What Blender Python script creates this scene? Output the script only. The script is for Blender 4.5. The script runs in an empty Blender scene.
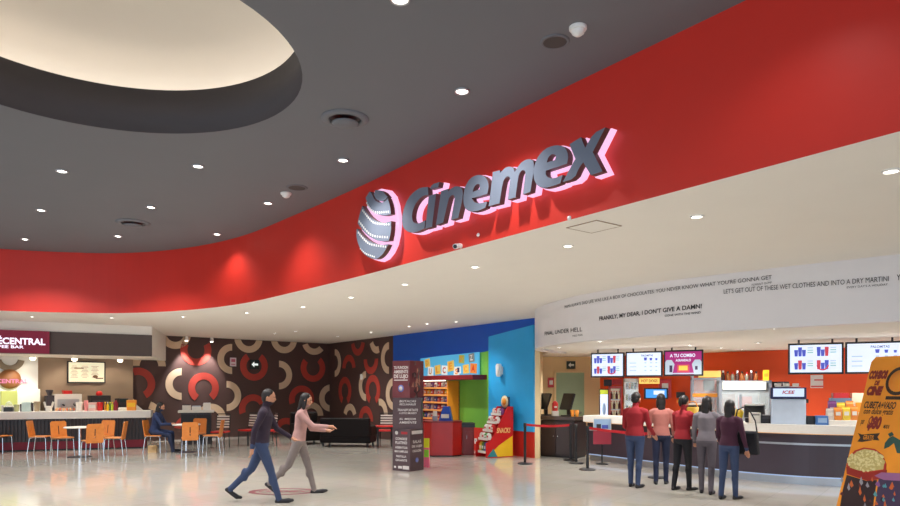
import bpy, math, random
import numpy as np
from mathutils import Vector, Matrix
from mathutils.geometry import tessellate_polygon
random.seed(7)
SC = bpy.context.scene
COL = SC.collection
R = math.radians
EYE = 1.7; F = 680.0; HZ = 388.0

# ------------------------------------------------------------------ helpers
def P(px, py, Y):
    return Vector(((px-450)/F*Y, Y, EYE+(HZ-py)/F*Y))
def floor_at(px, py):
    Y = EYE*F/(py-HZ); return Vector(((px-450)/F*Y, Y, 0))
def level_at(px, py, z):
    Y = (z-EYE)*F/(HZ-py); return Vector(((px-450)/F*Y, Y, z))
def on_line(px, p0, d):
    """point of the plan line p0 + t d seen in column px"""
    k = (px-450)/F
    t = (k*p0[1]-p0[0])/(d[0]-k*d[1])
    return t, Vector((p0[0]+t*d[0], p0[1]+t*d[1], 0))
def on_wall(px, py, p0, d):
    t, q = on_line(px, p0, d)
    return t, EYE+(HZ-py)/F*q.y

def lin(c):
    def g(v):
        v /= 255.0
        return v/12.92 if v <= 0.04045 else ((v+0.055)/1.055)**2.4
    return (g(c[0]), g(c[1]), g(c[2]), 1)

MATS = {}
def mat(name, rgb, rough=0.5, metal=0.0, noise=0.06, scale=9.0, bump=0.0, spec=0.5, coat=0.0):
    if name in MATS: return MATS[name]
    m = bpy.data.materials.new(name); m.use_nodes = True
    nt = m.node_tree; b = nt.nodes['Principled BSDF']
    b.inputs['Roughness'].default_value = rough; b.inputs['Metallic'].default_value = metal
    b.inputs['Specular IOR Level'].default_value = spec
    b.inputs['Coat Weight'].default_value = coat
    c = lin(rgb)
    tc = nt.nodes.new('ShaderNodeTexCoord'); no = nt.nodes.new('ShaderNodeTexNoise')
    no.inputs['Scale'].default_value = scale; no.inputs['Detail'].default_value = 4
    nt.links.new(tc.outputs['Object'], no.inputs['Vector'])
    mx = nt.nodes.new('ShaderNodeMix'); mx.data_type = 'RGBA'
    mx.inputs['A'].default_value = tuple(v*(1-noise) for v in c[:3])+(1,)
    mx.inputs['B'].default_value = tuple(min(1, v*(1+noise)) for v in c[:3])+(1,)
    nt.links.new(no.outputs['Fac'], mx.inputs['Factor'])
    nt.links.new(mx.outputs['Result'], b.inputs['Base Color'])
    if bump:
        bp = nt.nodes.new('ShaderNodeBump'); bp.inputs['Strength'].default_value = bump
        bp.inputs['Distance'].default_value = 0.01
        nt.links.new(no.outputs['Fac'], bp.inputs['Height']); nt.links.new(bp.outputs['Normal'], b.inputs['Normal'])
    MATS[name] = m; return m
def glow(name, rgb, strength):
    if name in MATS: return MATS[name]
    m = bpy.data.materials.new(name); m.use_nodes = True
    b = m.node_tree.nodes['Principled BSDF']
    b.inputs['Base Color'].default_value = lin(tuple(v*0.6 for v in rgb))
    b.inputs['Emission Color'].default_value = lin(rgb); b.inputs['Emission Strength'].default_value = strength
    MATS[name] = m; return m
def glass(name, rgb=(235, 245, 245), alpha=0.25):
    if name in MATS: return MATS[name]
    m = bpy.data.materials.new(name); m.use_nodes = True
    b = m.node_tree.nodes['Principled BSDF']
    b.inputs['Base Color'].default_value = lin(rgb); b.inputs['Roughness'].default_value = 0.05
    b.inputs['Alpha'].default_value = alpha
    MATS[name] = m; return m

class MB:
    def __init__(s): s.v = []; s.f = []; s.m = []; s.s = []
    def add(s, vs, fs, mi=0, smooth=False, M=None):
        b = len(s.v)
        s.v += [tuple(M @ Vector(v)) if M is not None else tuple(v) for v in vs]
        for f in fs:
            s.f.append([i+b for i in f]); s.m.append(mi); s.s.append(smooth)
        return s
    def box(s, c, size, mi=0, rz=0, M=None, taper=1.0):
        x, y, z = (v/2 for v in size)
        vs = [(-x, -y, -z), (x, -y, -z), (x, y, -z), (-x, y, -z), (-x*taper, -y*taper, z), (x*taper, -y*taper, z), (x*taper, y*taper, z), (-x*taper, y*taper, z)]
        T = Matrix.Translation(c) @ Matrix.Rotation(rz, 4, 'Z')
        if M is not None: T = M @ T
        return s.add(vs, [(3, 2, 1, 0), (4, 5, 6, 7), (0, 1, 5, 4), (1, 2, 6, 5), (2, 3, 7, 6), (3, 0, 4, 7)], mi, False, T)
    def cyl(s, p0, p1, r0, r1=None, n=12, mi=0, M=None):
        p0 = Vector(p0); p1 = Vector(p1); r1 = r0 if r1 is None else r1
        q = (p1-p0).to_track_quat('Z', 'Y').to_matrix()
        vs = []
        for p, r in ((p0, r0), (p1, r1)):
            for i in range(n):
                a = 2*math.pi*i/n; vs.append(p+q @ Vector((r*math.cos(a), r*math.sin(a), 0)))
        fs = [(i, (i+1) % n, n+(i+1) % n, n+i) for i in range(n)]
        s.add(vs, fs, mi, True, M)
        s.add(vs[:n], [list(range(n))[::-1]], mi, False, M); s.add(vs[n:], [list(range(n))], mi, False, M)
        return s
    def tube(s, pts, r, n=8, mi=0, M=None):
        for a, b in zip(pts[:-1], pts[1:]): s.cyl(a, b, r, r, n, mi, M)
        for p in pts[1:-1]: s.ell(p, (r, r, r), n, 4, mi, M)
        return s
    def lathe(s, prof, n=24, c=(0, 0, 0), mi=0, smooth=True, M=None, caps=True):
        c = Vector(c); vs = []
        for r, z in prof:
            for i in range(n):
                a = 2*math.pi*i/n; vs.append(c+Vector((r*math.cos(a), r*math.sin(a), z)))
        fs = []
        for k in range(len(prof)-1):
            for i in range(n):
                j = (i+1) % n; fs.append((k*n+i, k*n+j, (k+1)*n+j, (k+1)*n+i))
        s.add(vs, fs, mi, smooth, M)
        if caps:
            if prof[0][0] > 1e-4: s.add(vs[:n], [list(range(n))[::-1]], mi, False, M)
            if prof[-1][0] > 1e-4: s.add(vs[-n:], [list(range(n))], mi, False, M)
        return s
    def ell(s, c, rad, n=12, m=8, mi=0, M=None):
        vs = [(0, 0, -1)]; fs = []
        for k in range(1, m):
            t = -math.pi/2+math.pi*k/m
            for i in range(n):
                a = 2*math.pi*i/n; vs.append((math.cos(t)*math.cos(a), math.cos(t)*math.sin(a), math.sin(t)))
        vs.append((0, 0, 1)); top = len(vs)-1
        for i in range(n):
            j = (i+1) % n
            fs.append((0, 1+j, 1+i)); fs.append((top, top-n+i, top-n+j))
            for k in range(m-2): fs.append((1+k*n+i, 1+k*n+j, 1+(k+1)*n+j, 1+(k+1)*n+i))
        T = Matrix.Translation(c) @ Matrix.Diagonal((rad[0], rad[1], rad[2], 1))
        if M is not None: T = M @ T
        return s.add(vs, fs, mi, True, T)
    def prism(s, poly, z0, z1, mi=0, M=None, side=None):
        n = len(poly)
        ar = sum(poly[i][0]*poly[(i+1) % n][1]-poly[(i+1) % n][0]*poly[i][1] for i in range(n))
        if ar < 0: poly = poly[::-1]
        tri = tessellate_polygon([[Vector((p[0], p[1], 0)) for p in poly]])
        lo = [(p[0], p[1], z0) for p in poly]; hi = [(p[0], p[1], z1) for p in poly]
        def up(t):
            a, b, c = (poly[i] for i in t)
            return t if (b[0]-a[0])*(c[1]-a[1])-(b[1]-a[1])*(c[0]-a[0]) > 0 else t[::-1]
        s.add(hi, [up(t) for t in tri], mi, False, M)
        s.add(lo, [up(t)[::-1] for t in tri], mi, False, M)
        s.add(lo+hi, [(i, (i+1) % n, n+(i+1) % n, n+i) for i in range(n)], mi if side is None else side, False, M)
        return s
    def ring(s, c, ro, ri, a0, a1, z0, z1, mi=0, M=None, n=28, sx=1.0):
        pts = []
        for i in range(n+1):
            a = R(a0+(a1-a0)*i/n); pts.append((c[0]+sx*ro*math.cos(a), c[1]+ro*math.sin(a)))
        for i in range(n, -1, -1):
            a = R(a0+(a1-a0)*i/n); pts.append((c[0]+sx*ri*math.cos(a), c[1]+ri*math.sin(a)))
        return s.prism(pts, z0, z1, mi, M)
    def build(s, name, mats, parent=None, bevel=0.0):
        me = bpy.data.meshes.new(name)
        me.from_pydata(s.v, [], s.f)
        me.polygons.foreach_set('material_index', s.m); me.polygons.foreach_set('use_smooth', s.s)
        for m in (mats if isinstance(mats, (list, tuple)) else [mats]): me.materials.append(m)
        me.update()
        o = bpy.data.objects.new(name, me); COL.objects.link(o)
        if parent: o.parent = parent
        if bevel:
            md = o.modifiers.new('bevel', 'BEVEL'); md.width = bevel; md.segments = 2; md.limit_method = 'ANGLE'
        return o

def tag(o, label=None, cat=None, group=None, kind=None):
    if label: o['label'] = label
    if cat: o['category'] = cat
    if group: o['group'] = group
    if kind: o['kind'] = kind
    return o
def thing(name, label, cat, loc=(0, 0, 0), rz=0, group=None):
    o = bpy.data.objects.new(name, None); COL.objects.link(o)
    o.empty_display_size = 0.1
    o.location = loc; o.rotation_euler = (0, 0, rz)
    return tag(o, label, cat, group)
def kids(o): return [c for c in COL.objects if c.parent == o]
def dup(src, loc, rz, label):
    c = src.copy(); COL.objects.link(c); c.location = loc; c.rotation_euler = (0, 0, rz); c['label'] = label
    for ch in kids(src):
        d = ch.copy(); COL.objects.link(d); d.parent = c
        for g in kids(ch):
            e = g.copy(); COL.objects.link(e); e.parent = d
    return c
def FR(o, u, v):
    u = Vector(u).normalized(); v = Vector(v).normalized(); n = u.cross(v)
    return Matrix(((u.x, v.x, n.x, o[0]), (u.y, v.y, n.y, o[1]), (u.z, v.z, n.z, o[2]), (0, 0, 0, 1)))
def catmull(pts, k=8):
    out = []; n = len(pts)
    for i in range(n-1):
        p0 = Vector(pts[max(i-1, 0)]); p1 = Vector(pts[i]); p2 = Vector(pts[i+1]); p3 = Vector(pts[min(i+2, n-1)])
        for j in range(k):
            t = j/k
            out.append(0.5*((2*p1)+(p2-p0)*t+(2*p0-5*p1+4*p2-p3)*t*t+(3*p1-p0-3*p2+p3)*t**3))
    out.append(Vector(pts[-1])); return out
def text_geo(body, size=1.0, bold=0.0, shear=0.0, align='CENTER', ext=0.0, spacing=1.0):
    cu = bpy.data.curves.new('t', 'FONT'); cu.body = body; cu.size = size; cu.offset = bold; cu.shear = shear
    cu.align_x = align; cu.align_y = 'CENTER'; cu.extrude = ext; cu.resolution_u = 3; cu.space_character = spacing
    ob = bpy.data.objects.new('t', cu); COL.objects.link(ob)
    dg = bpy.context.evaluated_depsgraph_get(); dg.update()
    me = bpy.data.meshes.new_from_object(ob.evaluated_get(dg))
    vs = [tuple(v.co) for v in me.vertices]; fs = [tuple(p.vertices) for p in me.polygons]
    bpy.data.objects.remove(ob); bpy.data.curves.remove(cu); bpy.data.meshes.remove(me)
    return vs, fs
def text_fit(body, w, h, bold=0.0, shear=0.0):
    """text stretched into a w x h box centred on 0,0"""
    vs, fs = text_geo(body, 1.0, bold, shear)
    xs = [v[0] for v in vs]; ys = [v[1] for v in vs]
    sx = w/(max(xs)-min(xs)); sy = h/(max(ys)-min(ys)); cx = (max(xs)+min(xs))/2; cy = (max(ys)+min(ys))/2
    return [((v[0]-cx)*sx, (v[1]-cy)*sy, 0) for v in vs], fs
def spot(name, loc, watt, size=110, blend=0.7, col=(1, .98, .96), aim=None, rad=0.05):
    l = bpy.data.lights.new(name, 'SPOT'); l.energy = watt; l.spot_size = R(size); l.spot_blend = blend; l.color = col; l.shadow_soft_size = rad
    o = bpy.data.objects.new(name, l); COL.objects.link(o); o.location = loc
    if aim is not None: o.rotation_euler = (Vector(aim)-Vector(loc)).to_track_quat('-Z', 'Y').to_euler()
    return o

# ------------------------------------------------------------------ materials
M_red = mat('red_paint', (214, 51, 38), 0.45, noise=0.05, scale=2)
M_cream = mat('cream_plaster', (238, 234, 227), 0.85, noise=0.02, scale=2)
M_greyc = mat('grey_ceiling_paint', (109, 111, 117), 0.85, noise=0.03, scale=2)
M_drum = mat('dark_grey_paint', (66, 62, 66), 0.7, noise=0.03, scale=2)
M_dome = mat('dome_cream', (232, 226, 216), 0.85, noise=0.02, scale=2)
M_brown = mat('brown_wall_paint', (80, 56, 52), 0.6, noise=0.06, scale=3)
M_ringc = mat('ring_cream', (214, 186, 156), 0.6, noise=0.05, scale=6)
M_ringr = mat('ring_rust', (176, 60, 48), 0.6, noise=0.06, scale=6)
M_blue = mat('blue_paint', (10, 86, 190), 0.5, noise=0.06, scale=2)
M_cyan = mat('cyan_paint', (40, 164, 226), 0.5, noise=0.08, scale=2)
M_green = mat('green_paint', (106, 172, 62), 0.5, noise=0.08, scale=2)
M_dado = mat('red_dado', (196, 36, 26), 0.5, noise=0.05, scale=3)
M_orange = mat('orange_red_paint', (238, 84, 26), 0.5, noise=0.04, scale=2)
M_beige = mat('beige_paint', (232, 206, 158), 0.7, noise=0.03, scale=2)
M_white = mat('white_paint', (232, 230, 226), 0.5, noise=0.02)
M_band = mat('satin_white_band', (226, 222, 223), 0.3, noise=0.03, scale=3)
M_taupe = mat('taupe_panel', (150, 128, 108), 0.6, noise=0.05, scale=3)
M_dtaupe = mat('dark_taupe', (86, 74, 72), 0.6, noise=0.05, scale=3)
M_black = mat('black_plastic', (22, 20, 22), 0.4)
M_char = mat('charcoal', (52, 46, 52), 0.45)
M_ink = mat('black_ink', (28, 26, 28), 0.6)
M_steel = mat('brushed_steel', (176, 178, 182), 0.35, 0.9)
M_chrome = mat('chrome', (205, 208, 212), 0.15, 1.0)
M_silver = mat('silver_grey', (150, 156, 168), 0.45, 0.3)
M_dwood = mat('dark_laminate', (48, 34, 32), 0.4, noise=0.15, scale=14)
M_panel = mat('counter_purple_brown', (58, 46, 56), 0.35, noise=0.08, scale=5)
M_slab = mat('pale_stone', (238, 233, 225), 0.3, noise=0.06, scale=30)
M_wood = mat('orange_wood', (214, 128, 54), 0.4, noise=0.18, scale=12)
M_maroon = mat('maroon', (128, 16, 40), 0.5)
M_lred = mat('gloss_red', (198, 28, 24), 0.3)
M_yellow = mat('yellow', (244, 196, 30), 0.5)
M_orng = mat('orange', (240, 150, 40), 0.5)
M_pink = mat('pink', (236, 150, 150), 0.5)
M_lime = mat('lime', (200, 220, 60), 0.5)
M_navy = mat('navy', (30, 40, 90), 0.5)
M_lblue = mat('light_blue', (150, 180, 215), 0.5)
M_print = mat('print_blue', (66, 78, 170), 0.5)
M_leather = mat('black_leather', (22, 14, 13), 0.6, bump=0.1, scale=30, spec=0.2)
M_lamp = glow('lamp_white', (255, 246, 232), 12)
M_halo = glow('pink_halo', (255, 200, 238), .95)
M_screen = glow('screen_white', (226, 236, 255), 0.95)
M_screenm = glow('screen_magenta', (170, 30, 120), 0.8)
M_screenb = glow('screen_blue', (60, 150, 235), 1.0)
M_lit = glow('lit_white', (255, 250, 232), 1.3)
M_lityel = glow('lit_yellow', (255, 214, 110), 0.9)
M_litlet = glow('lit_letter', (246, 236, 255), 1.3)
M_litmar = glow('lit_maroon', (150, 14, 58), 0.35)
M_litblue = glow('lit_cyan_sign', (90, 190, 236), 0.6)
M_led = glow('blue_led', (190, 215, 255), .6)
M_coolglass = glass('clear_glass')

def floor_mat():
    m = bpy.data.materials.new('cream_porcelain_tile'); m.use_nodes = True
    nt = m.node_tree; b = nt.nodes['Principled BSDF']
    tc = nt.nodes.new('ShaderNodeTexCoord'); mp = nt.nodes.new('ShaderNodeMapping')
    mp.inputs['Rotation'].default_value = (0, 0, R(37))
    nt.links.new(tc.outputs['Object'], mp.inputs['Vector'])
    br = nt.nodes.new('ShaderNodeTexBrick'); br.offset = 0.0
    br.inputs['Scale'].default_value = 1.0; br.inputs['Brick Width'].default_value = 0.6; br.inputs['Row Height'].default_value = 0.6
    br.inputs['Mortar Size'].default_value = 0.004
    br.inputs['Color1'].default_value = lin((199, 193, 182)); br.inputs['Color2'].default_value = lin((194, 188, 176)); br.inputs['Mortar'].default_value = lin((178, 171, 158))
    nt.links.new(mp.outputs['Vector'], br.inputs['Vector'])
    no = nt.nodes.new('ShaderNodeTexNoise'); no.inputs['Scale'].default_value = 1.6; no.inputs['Detail'].default_value = 6
    nt.links.new(tc.outputs['Object'], no.inputs['Vector'])
    mx = nt.nodes.new('ShaderNodeMix'); mx.data_type = 'RGBA'; mx.blend_type = 'MULTIPLY'; mx.inputs['Factor'].default_value = 0.12
    nt.links.new(br.outputs['Color'], mx.inputs['A']); nt.links.new(no.outputs['Color'], mx.inputs['B'])
    nt.links.new(mx.outputs['Result'], b.inputs['Base Color'])
    b.inputs['Roughness'].default_value = 0.09; b.inputs['Specular IOR Level'].default_value = 0.75
    bp = nt.nodes.new('ShaderNodeBump'); bp.inputs['Strength'].default_value = 0.03; bp.inputs['Distance'].default_value = 0.02
    n2 = nt.nodes.new('ShaderNodeTexNoise'); n2.inputs['Scale'].default_value = 3.5
    nt.links.new(tc.outputs['Object'], n2.inputs['Vector']); nt.links.new(n2.outputs['Fac'], bp.inputs['Height'])
    nt.links.new(bp.outputs['Normal'], b.inputs['Normal'])
    return m
M_floor = floor_mat()

# ------------------------------------------------------------------ setting
ZS, ZC, ZI = 3.4, 4.76, 2.6        # soffit, upper ceiling, ceiling over the counter
RM = dict(x0=-16, x1=13, y0=-8, y1=30)

def wall(name, pts, z0, z1, m, thick=0.12, flip=False, extra=None, smooth=True):
    """a strip along plan points with thickness on one side"""
    pts = [Vector((p[0], p[1], 0)) for p in pts]; n = len(pts); off = []
    for i in range(n):
        d = (pts[min(i+1, n-1)]-pts[max(i-1, 0)]).normalized()
        nn = Vector((-d.y, d.x, 0)) * (thick if not flip else -thick); off.append(pts[i]+nn)
    mb = MB(); vs = []
    for p, q in zip(pts, off):
        vs += [(p.x, p.y, z0), (p.x, p.y, z1), (q.x, q.y, z1), (q.x, q.y, z0)]
    fs = []
    for i in range(n-1):
        a = 4*i; b = 4*(i+1)
        for k in range(4):
            f = (a+k, b+k, b+(k+1) % 4, a+(k+1) % 4); fs.append(f if not flip else f[::-1])
    mb.add(vs, fs, 0, False); mb.add(vs[:4], [(0, 1, 2, 3) if not flip else (3, 2, 1, 0)]); mb.add(vs[-4:], [(3, 2, 1, 0) if not flip else (0, 1, 2, 3)])
    if extra: extra(mb)
    o = mb.build(name, m if isinstance(m, list) else [m])
    return tag(o, kind='structure')

fl = MB(); fl.box((-1.5, 11, -0.05), (29.4, 38.4, 0.1)); tag(fl.build('floor', M_floor), kind='structure')

# red fascia in plan: straight along the counter, then curling round above the cafe
FP0 = Vector((2.98, 4.5, 0)); FD = Vector((-.7456, 1, 0)).normalized(); FN = Vector((-FD.y, FD.x, 0))
FN = -FN if FN.dot(-FP0) < 0 else FN
fas = [(12.3, -8.0), (8.0, -2.24), (2.98, 4.5), (0.353, 8.02), (-0.43, 9.07), (-1.40, 10.37), (-2.68, 11.95), (-4.25, 13.75), (-5.85, 14.9), (-7.4, 15.42), (-8.8, 15.3), (-10.1, 14.85), (-11.7, 13.9), (-13.3, 12.0), (-14.4, 9.4), (-14.9, 6.0), (-15.1, 1.0), (-15.2, -8.0)]
fasc = [(p.x, p.y) for p in catmull([(a, b, 0) for a, b in fas], 8)]
wall('wall_red_fascia', fasc, ZS+0.0005, ZC+0.02, M_red, 0.14, True)

# upper grey ceiling with the round recess
DC = Vector((-3.29, 6.30, 0)); DR = 1.88
poly = [Vector((x, y, 0)) for x, y in fasc]
N = 72
hole = [Vector((DC.x+DR*math.cos(2*math.pi*i/N), DC.y+DR*math.sin(2*math.pi*i/N), 0)) for i in range(N)]
tri = tessellate_polygon([poly, hole[::-1]])
allp = poly+hole[::-1]
mb = MB()
tr = []
for t in tri:
    a, b, c = (allp[i] for i in t)
    s = (b-a).cross(c-a).z
    if abs(s) < 1e-9: continue
    tr.append(t if s < 0 else t[::-1])
mb.add([(p.x, p.y, ZC) for p in allp], tr)
tag(mb.build('ceiling', M_greyc), kind='structure')
mb = MB()
mb.lathe([(DR+0.05, ZC+0.001), (DR, ZC), (DR, ZC+0.52), (DR+0.05, ZC+0.52)], 96, (DC.x, DC.y, 0), 0, True, caps=False)
mb.lathe([(DR+0.05, ZC+0.52), (DR+0.45, ZC+0.52), (DR+0.45, ZC+0.72), (DR+0.36, ZC+0.86), (DR+0.1, ZC+0.97), (DR-0.4, ZC+1.03), (0.001, ZC+1.05)], 96, (DC.x, DC.y, 0), 1, True, caps=False)
tag(mb.build('ceiling_recess', [M_drum, M_dome]), kind='structure')
o = MB()
o.lathe([(DR+0.28, ZC+0.53), (DR+0.34, ZC+0.53), (DR+0.34, ZC+0.57), (DR+0.28, ZC+0.57), (DR+0.28, ZC+0.53)], 96, (DC.x, DC.y, 0), 0, caps=False)
tag(o.build('cove_light', glow('cove_strip', (255, 246, 238), 4.0)), 'ring of hidden warm light on the ledge inside the round ceiling recess', 'cove light')

# lower cream soffit = everything outside the fascia
out = [(-16, -8), (-16, 30), (13, 30), (13, -8)]
sp = [Vector((x, y, 0)) for x, y in fasc]+[Vector((x, y, 0)) for x, y in out]
mb = MB(); tr = []
for t in tessellate_polygon([sp]):
    a, b, c = (sp[i] for i in t); s = (b-a).cross(c-a).z
    if abs(s) < 1e-9: continue
    tr.append(t if s < 0 else t[::-1])
mb.add([(p.x, p.y, ZS) for p in sp], tr)
tag(mb.build('ceiling_soffit', M_cream), kind='structure')

# walls
CK = Vector((-4.62, 26.1, 0)); BD = Vector((-.753, -.658, 0)).normalized()   # brown wall leaving the far corner to the left
WP = Vector((2.06, 16.5, 0)); WD = (CK-WP).normalized()                       # blue and brown wall leaving the doorway to the far corner
BN = Vector((.658, -.753, 0)); 
def brown_left(mb):
    M = FR(CK, BD, (0, 0, 1)); 
    if M.col[2].xyz.dot(-CK) < 0: M = M @ Matrix.Diagonal((1, 1, -1, 1))
    def rg(px, py, a0, a1, mi, ro=.52, ri=.29):
        t, z = on_wall(px, py, CK, BD); rmax = ro
        pts = []
        n = 26
        for k in range(n+1):
            a = R(a0+(a1-a0)*k/n); pts.append((t-ro*math.cos(a), z+ro*math.sin(a)))
        for k in range(n, -1, -1):
            a = R(a0+(a1-a0)*k/n); pts.append((t-ri*math.cos(a), z+ri*math.sin(a)))
        # clip to the wall height and to the corner
        pts = [(max(x, 0.01), min(max(y, 0.02), ZS-0.01)) for x, y in pts]
        mb.prism(pts, 0.0, 0.012, mi, M)
    rg(175, 333, 180, 360, 1); rg(196, 350, 150, 390, 2); rg(232, 359, 90, 270, 1); rg(254, 366, 125, 415, 2)
    rg(181.5, 384, 90, 270, 1); rg(203.6, 388, -50, 235, 2); rg(226.6, 396, -90, 90, 1); rg(138, 384, -60, 110, 2)
    rg(211, 419, 10, 180, 1); rg(149, 366, 0, 180, 1); rg(248.5, 338, 180, 360, 1); rg(284, 339, 180, 360, 1)
    rg(279, 375, -90, 90, 1); rg(313, 368, 140, 410, 2); rg(301.6, 399.5, -20, 200, 2); rg(311, 416, 0, 180, 1)
    rg(331, 398, 90, 270, 1); rg(314, 341, 200, 320, 1); rg(253, 409, 30, 200, 2); rg(286, 432, 0, 180, 2); rg(145, 417, 25, 70, 1); rg(190, 430, 0, 170, 2)
    rg(110, 345, 180, 360, 1); rg(120, 410, 0, 180, 1)
wall('wall_back_left', [tuple(CK.xy), tuple((CK+BD*15.2).xy)], 0, ZS+.02, [M_brown, M_ringc, M_ringr], 0.12, True, brown_left)
TB = (Vector((-1.73, 22.2, 0))-WP).dot(WD)       # where the blue paint meets the brown
def brown_right(mb):
    M = FR(CK, -WD, (0, 0, 1))
    if M.col[2].xyz.dot(-CK) < 0: M = M @ Matrix.Diagonal((1, 1, -1, 1))
    L = (CK-WP).length-TB
    def rg(px, py, a0, a1, mi, ro=.52, ri=.29):
        t, z = on_wall(px, py, CK, -WD); pts = []
        n = 26
        for k in range(n+1):
            a = R(a0+(a1-a0)*k/n); pts.append((t+ro*math.cos(a), z+ro*math.sin(a)))
        for k in range(n, -1, -1):
            a = R(a0+(a1-a0)*k/n); pts.append((t+ri*math.cos(a), z+ri*math.sin(a)))
        pts = [(min(max(x, 0.01), L-.01), min(max(y, 0.02), ZS-0.01)) for x, y in pts]
        mb.prism(pts, 0.0, 0.012, mi, M)
    rg(335, 363, -90, 90, 1); rg(345, 391, -60, 240, 2); rg(373, 390, -60, 240, 2); rg(366, 386, 90, 270, 1); rg(389, 358, 90, 270, 1)
    rg(358, 341, 190, 350, 2); rg(349, 369, 5, 175, 2); rg(371, 359, 180, 360, 2); rg(350, 418, 20, 160, 1); rg(380, 414, 0, 100, 1); rg(394, 394, 90, 270, 1); rg(377, 338, 200, 290, 1); rg(366, 421, 0, 180, 2)
LB = (CK-WP).length
wall('wall_back_corner', [tuple(CK.xy), tuple((WP+WD*TB).xy)], 0, ZS+.02, [M_brown, M_ringc, M_ringr], 0.12, False, brown_right)
def candy_paint(mb):
    M = FR(WP, WD, (0, 0, 1))
    if M.col[2].xyz.dot(-WP) < 0: M = M @ Matrix.Diagonal((1, 1, -1, 1))
    t490, _ = on_line(490, WP, WD); 
    z = lambda px, py: on_wall(px, py, WP, WD)[1]
    mb.prism([(0, .63), (t490, .63), (t490, z(490, 336.7)), (0, z(535, 324.8))], 0, .05, 1, M)
    t397 = TB-0.02
    mb.prism([(t490, .63), (t397, .63), (t397, 2.35), (t490, z(490, 350.8))], 0, .02, 2, M)
    mb.prism([(0, 0), (t397, 0), (t397, .63), (0, .63)], 0, .03, 3, M)
wall('wall_candy', [tuple(WP.xy), tuple((WP+WD*TB).xy)], 0, ZS+.02, [M_blue, M_cyan, M_green, M_dado], 0.12, True, candy_paint)
wall('wall_passage', [(2.06, 16.5), (2.36, 18.2), (2.5, 19.6)], 0, ZS+.02, M_beige, 0.12, True)
wall('wall_back_beige', [(2.5, 19.6), (4.32, 19.58)], 0, ZS+.02, M_beige, 0.12)
OP = Vector((4.32, 19.58, 0)); OD = Vector((1.44, -1.4, 0)).normalized()
wall('wall_back_orange', [(4.32, 19.58), (13, 11.14)], 0, ZS+.02, M_orange, 0.12)
wall('wall_right', [(13, 11.14), (13, -8)], 0, ZS+.02, M_cream, 0.12)
wall('wall_left', [tuple((CK+BD*15.1).xy), (-16, 11)], 0, ZS+.02, M_cream, 0.12, True)
wall('wall_left_lintel', [(-16, 11), (-16, -8)], 3.1, ZS+.02, M_cream, 0.12, True)
# band of quotes over the counter and the ceiling behind it
qc = [(2.75, 17.0), (2.2, 16.1), (1.87, 15.0), (1.93, 13.9), (2.4, 12.4), (3.3, 10.98), (4.5, 9.73), (5.71, 8.63), (7.4, 7.1), (9.2, 5.5), (13, 2.1)]
qcv = catmull([(a, b, 0) for a, b in qc], 10)
band = wall('wall_quote_band', [(p.x, p.y) for p in qcv], 2.55, ZS+.01, M_band, 0.16)
ip = [Vector((p.x, p.y, 0)) for p in qcv]+[Vector((13.0, 11.1, 0)), Vector((4.3, 19.6, 0)), Vector((2.5, 19.6, 0)), Vector((2.3, 18.0, 0))]
mb = MB(); tr = []
for t in tessellate_polygon([ip]):
    a, b, c = (ip[i] for i in t); s = (b-a).cross(c-a).z
    if abs(s) < 1e-9: continue
    tr.append(t if s < 0 else t[::-1])
mb.add([(p.x, p.y, ZI) for p in ip], tr)
tag(mb.build('ceiling_counter', M_cream), kind='structure')

# lettering on the band, bent to its curve
cum = [0.0]
for a, b in zip(qcv[:-1], qcv[1:]): cum.append(cum[-1]+(b-a).length)
def q_at(s):
    s = min(max(s, 0.001), cum[-1]-.001)
    k = max(i for i in range(len(cum)) if cum[i] <= s); k = min(k, len(qcv)-2)
    t = (s-cum[k])/(cum[k+1]-cum[k]); p = qcv[k].lerp(qcv[k+1], t)
    a = max(k-1, 0); d = (qcv[min(k+2, len(qcv)-1)]-qcv[a]).normalized()
    return p, Vector((d.y, -d.x, 0))
def q_s(px):
    """arc length where the column px meets the visible side of the band"""
    best = None
    for i in range(len(qcv)-1, 15, -1):
        a = 450+F*qcv[i].x/qcv[i].y; b = 450+F*qcv[i-1].x/qcv[i-1].y
        if qcv[i].y > 0.5 and (a-px)*(b-px) <= 0 and a != b:
            t = (a-px)/(a-b); return cum[i]+(cum[i-1]-cum[i])*t
    return cum[16]
def quote(body, x0, y0, x1, y1, hpx, bold=0.0, shear=0.0):
    s0, s1 = q_s(x0), q_s(x1); pa, _ = q_at(s0); pb, _ = q_at(s1)
    za = EYE+(HZ-y0)/F*pa.y; zb = EYE+(HZ-y1)/F*pb.y
    h = hpx*0.5*(pa.y+pb.y)/F
    vs, fs = text_fit(body, abs(s1-s0), h, bold, shear)
    mb = MB(); o2 = []
    for v in vs:
        u = (v[0]/abs(s1-s0))+.5; s = s0+(s1-s0)*u; p, n = q_at(s)
        if n.dot(-p) < 0: n = -n
        q = p+n*0.008; o2.append((q.x, q.y, za+(zb-za)*u+v[1]))
    mb.add(o2, fs); ob = mb.build('quote_lettering', M_ink, band); ob['kind'] = 'structure'
quote("MAMA ALWAYS SAID LIFE WAS LIKE A BOX OF CHOCOLATES. YOU NEVER KNOW WHAT YOU'RE GONNA GET", 565, 307, 772, 277, 3.6)
quote("FORREST GUMP", 752, 285, 772, 282.5, 2.0)
quote("FRANKLY, MY DEAR, I DON'T GIVE A DAMN!", 599.5, 319, 702, 306.3, 5.2, 0.02)
quote("GONE WITH THE WIND", 665, 315.8, 701, 312.5, 2.2, 0.01)
quote("LET'S GET OUT OF THESE WET CLOTHES AND INTO A DRY MARTINI", 724, 291.5, 889, 278.5, 5.0)
quote("EVERY DAY'S A HOLIDAY", 847, 287.5, 888, 284.3, 2.2)
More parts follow.
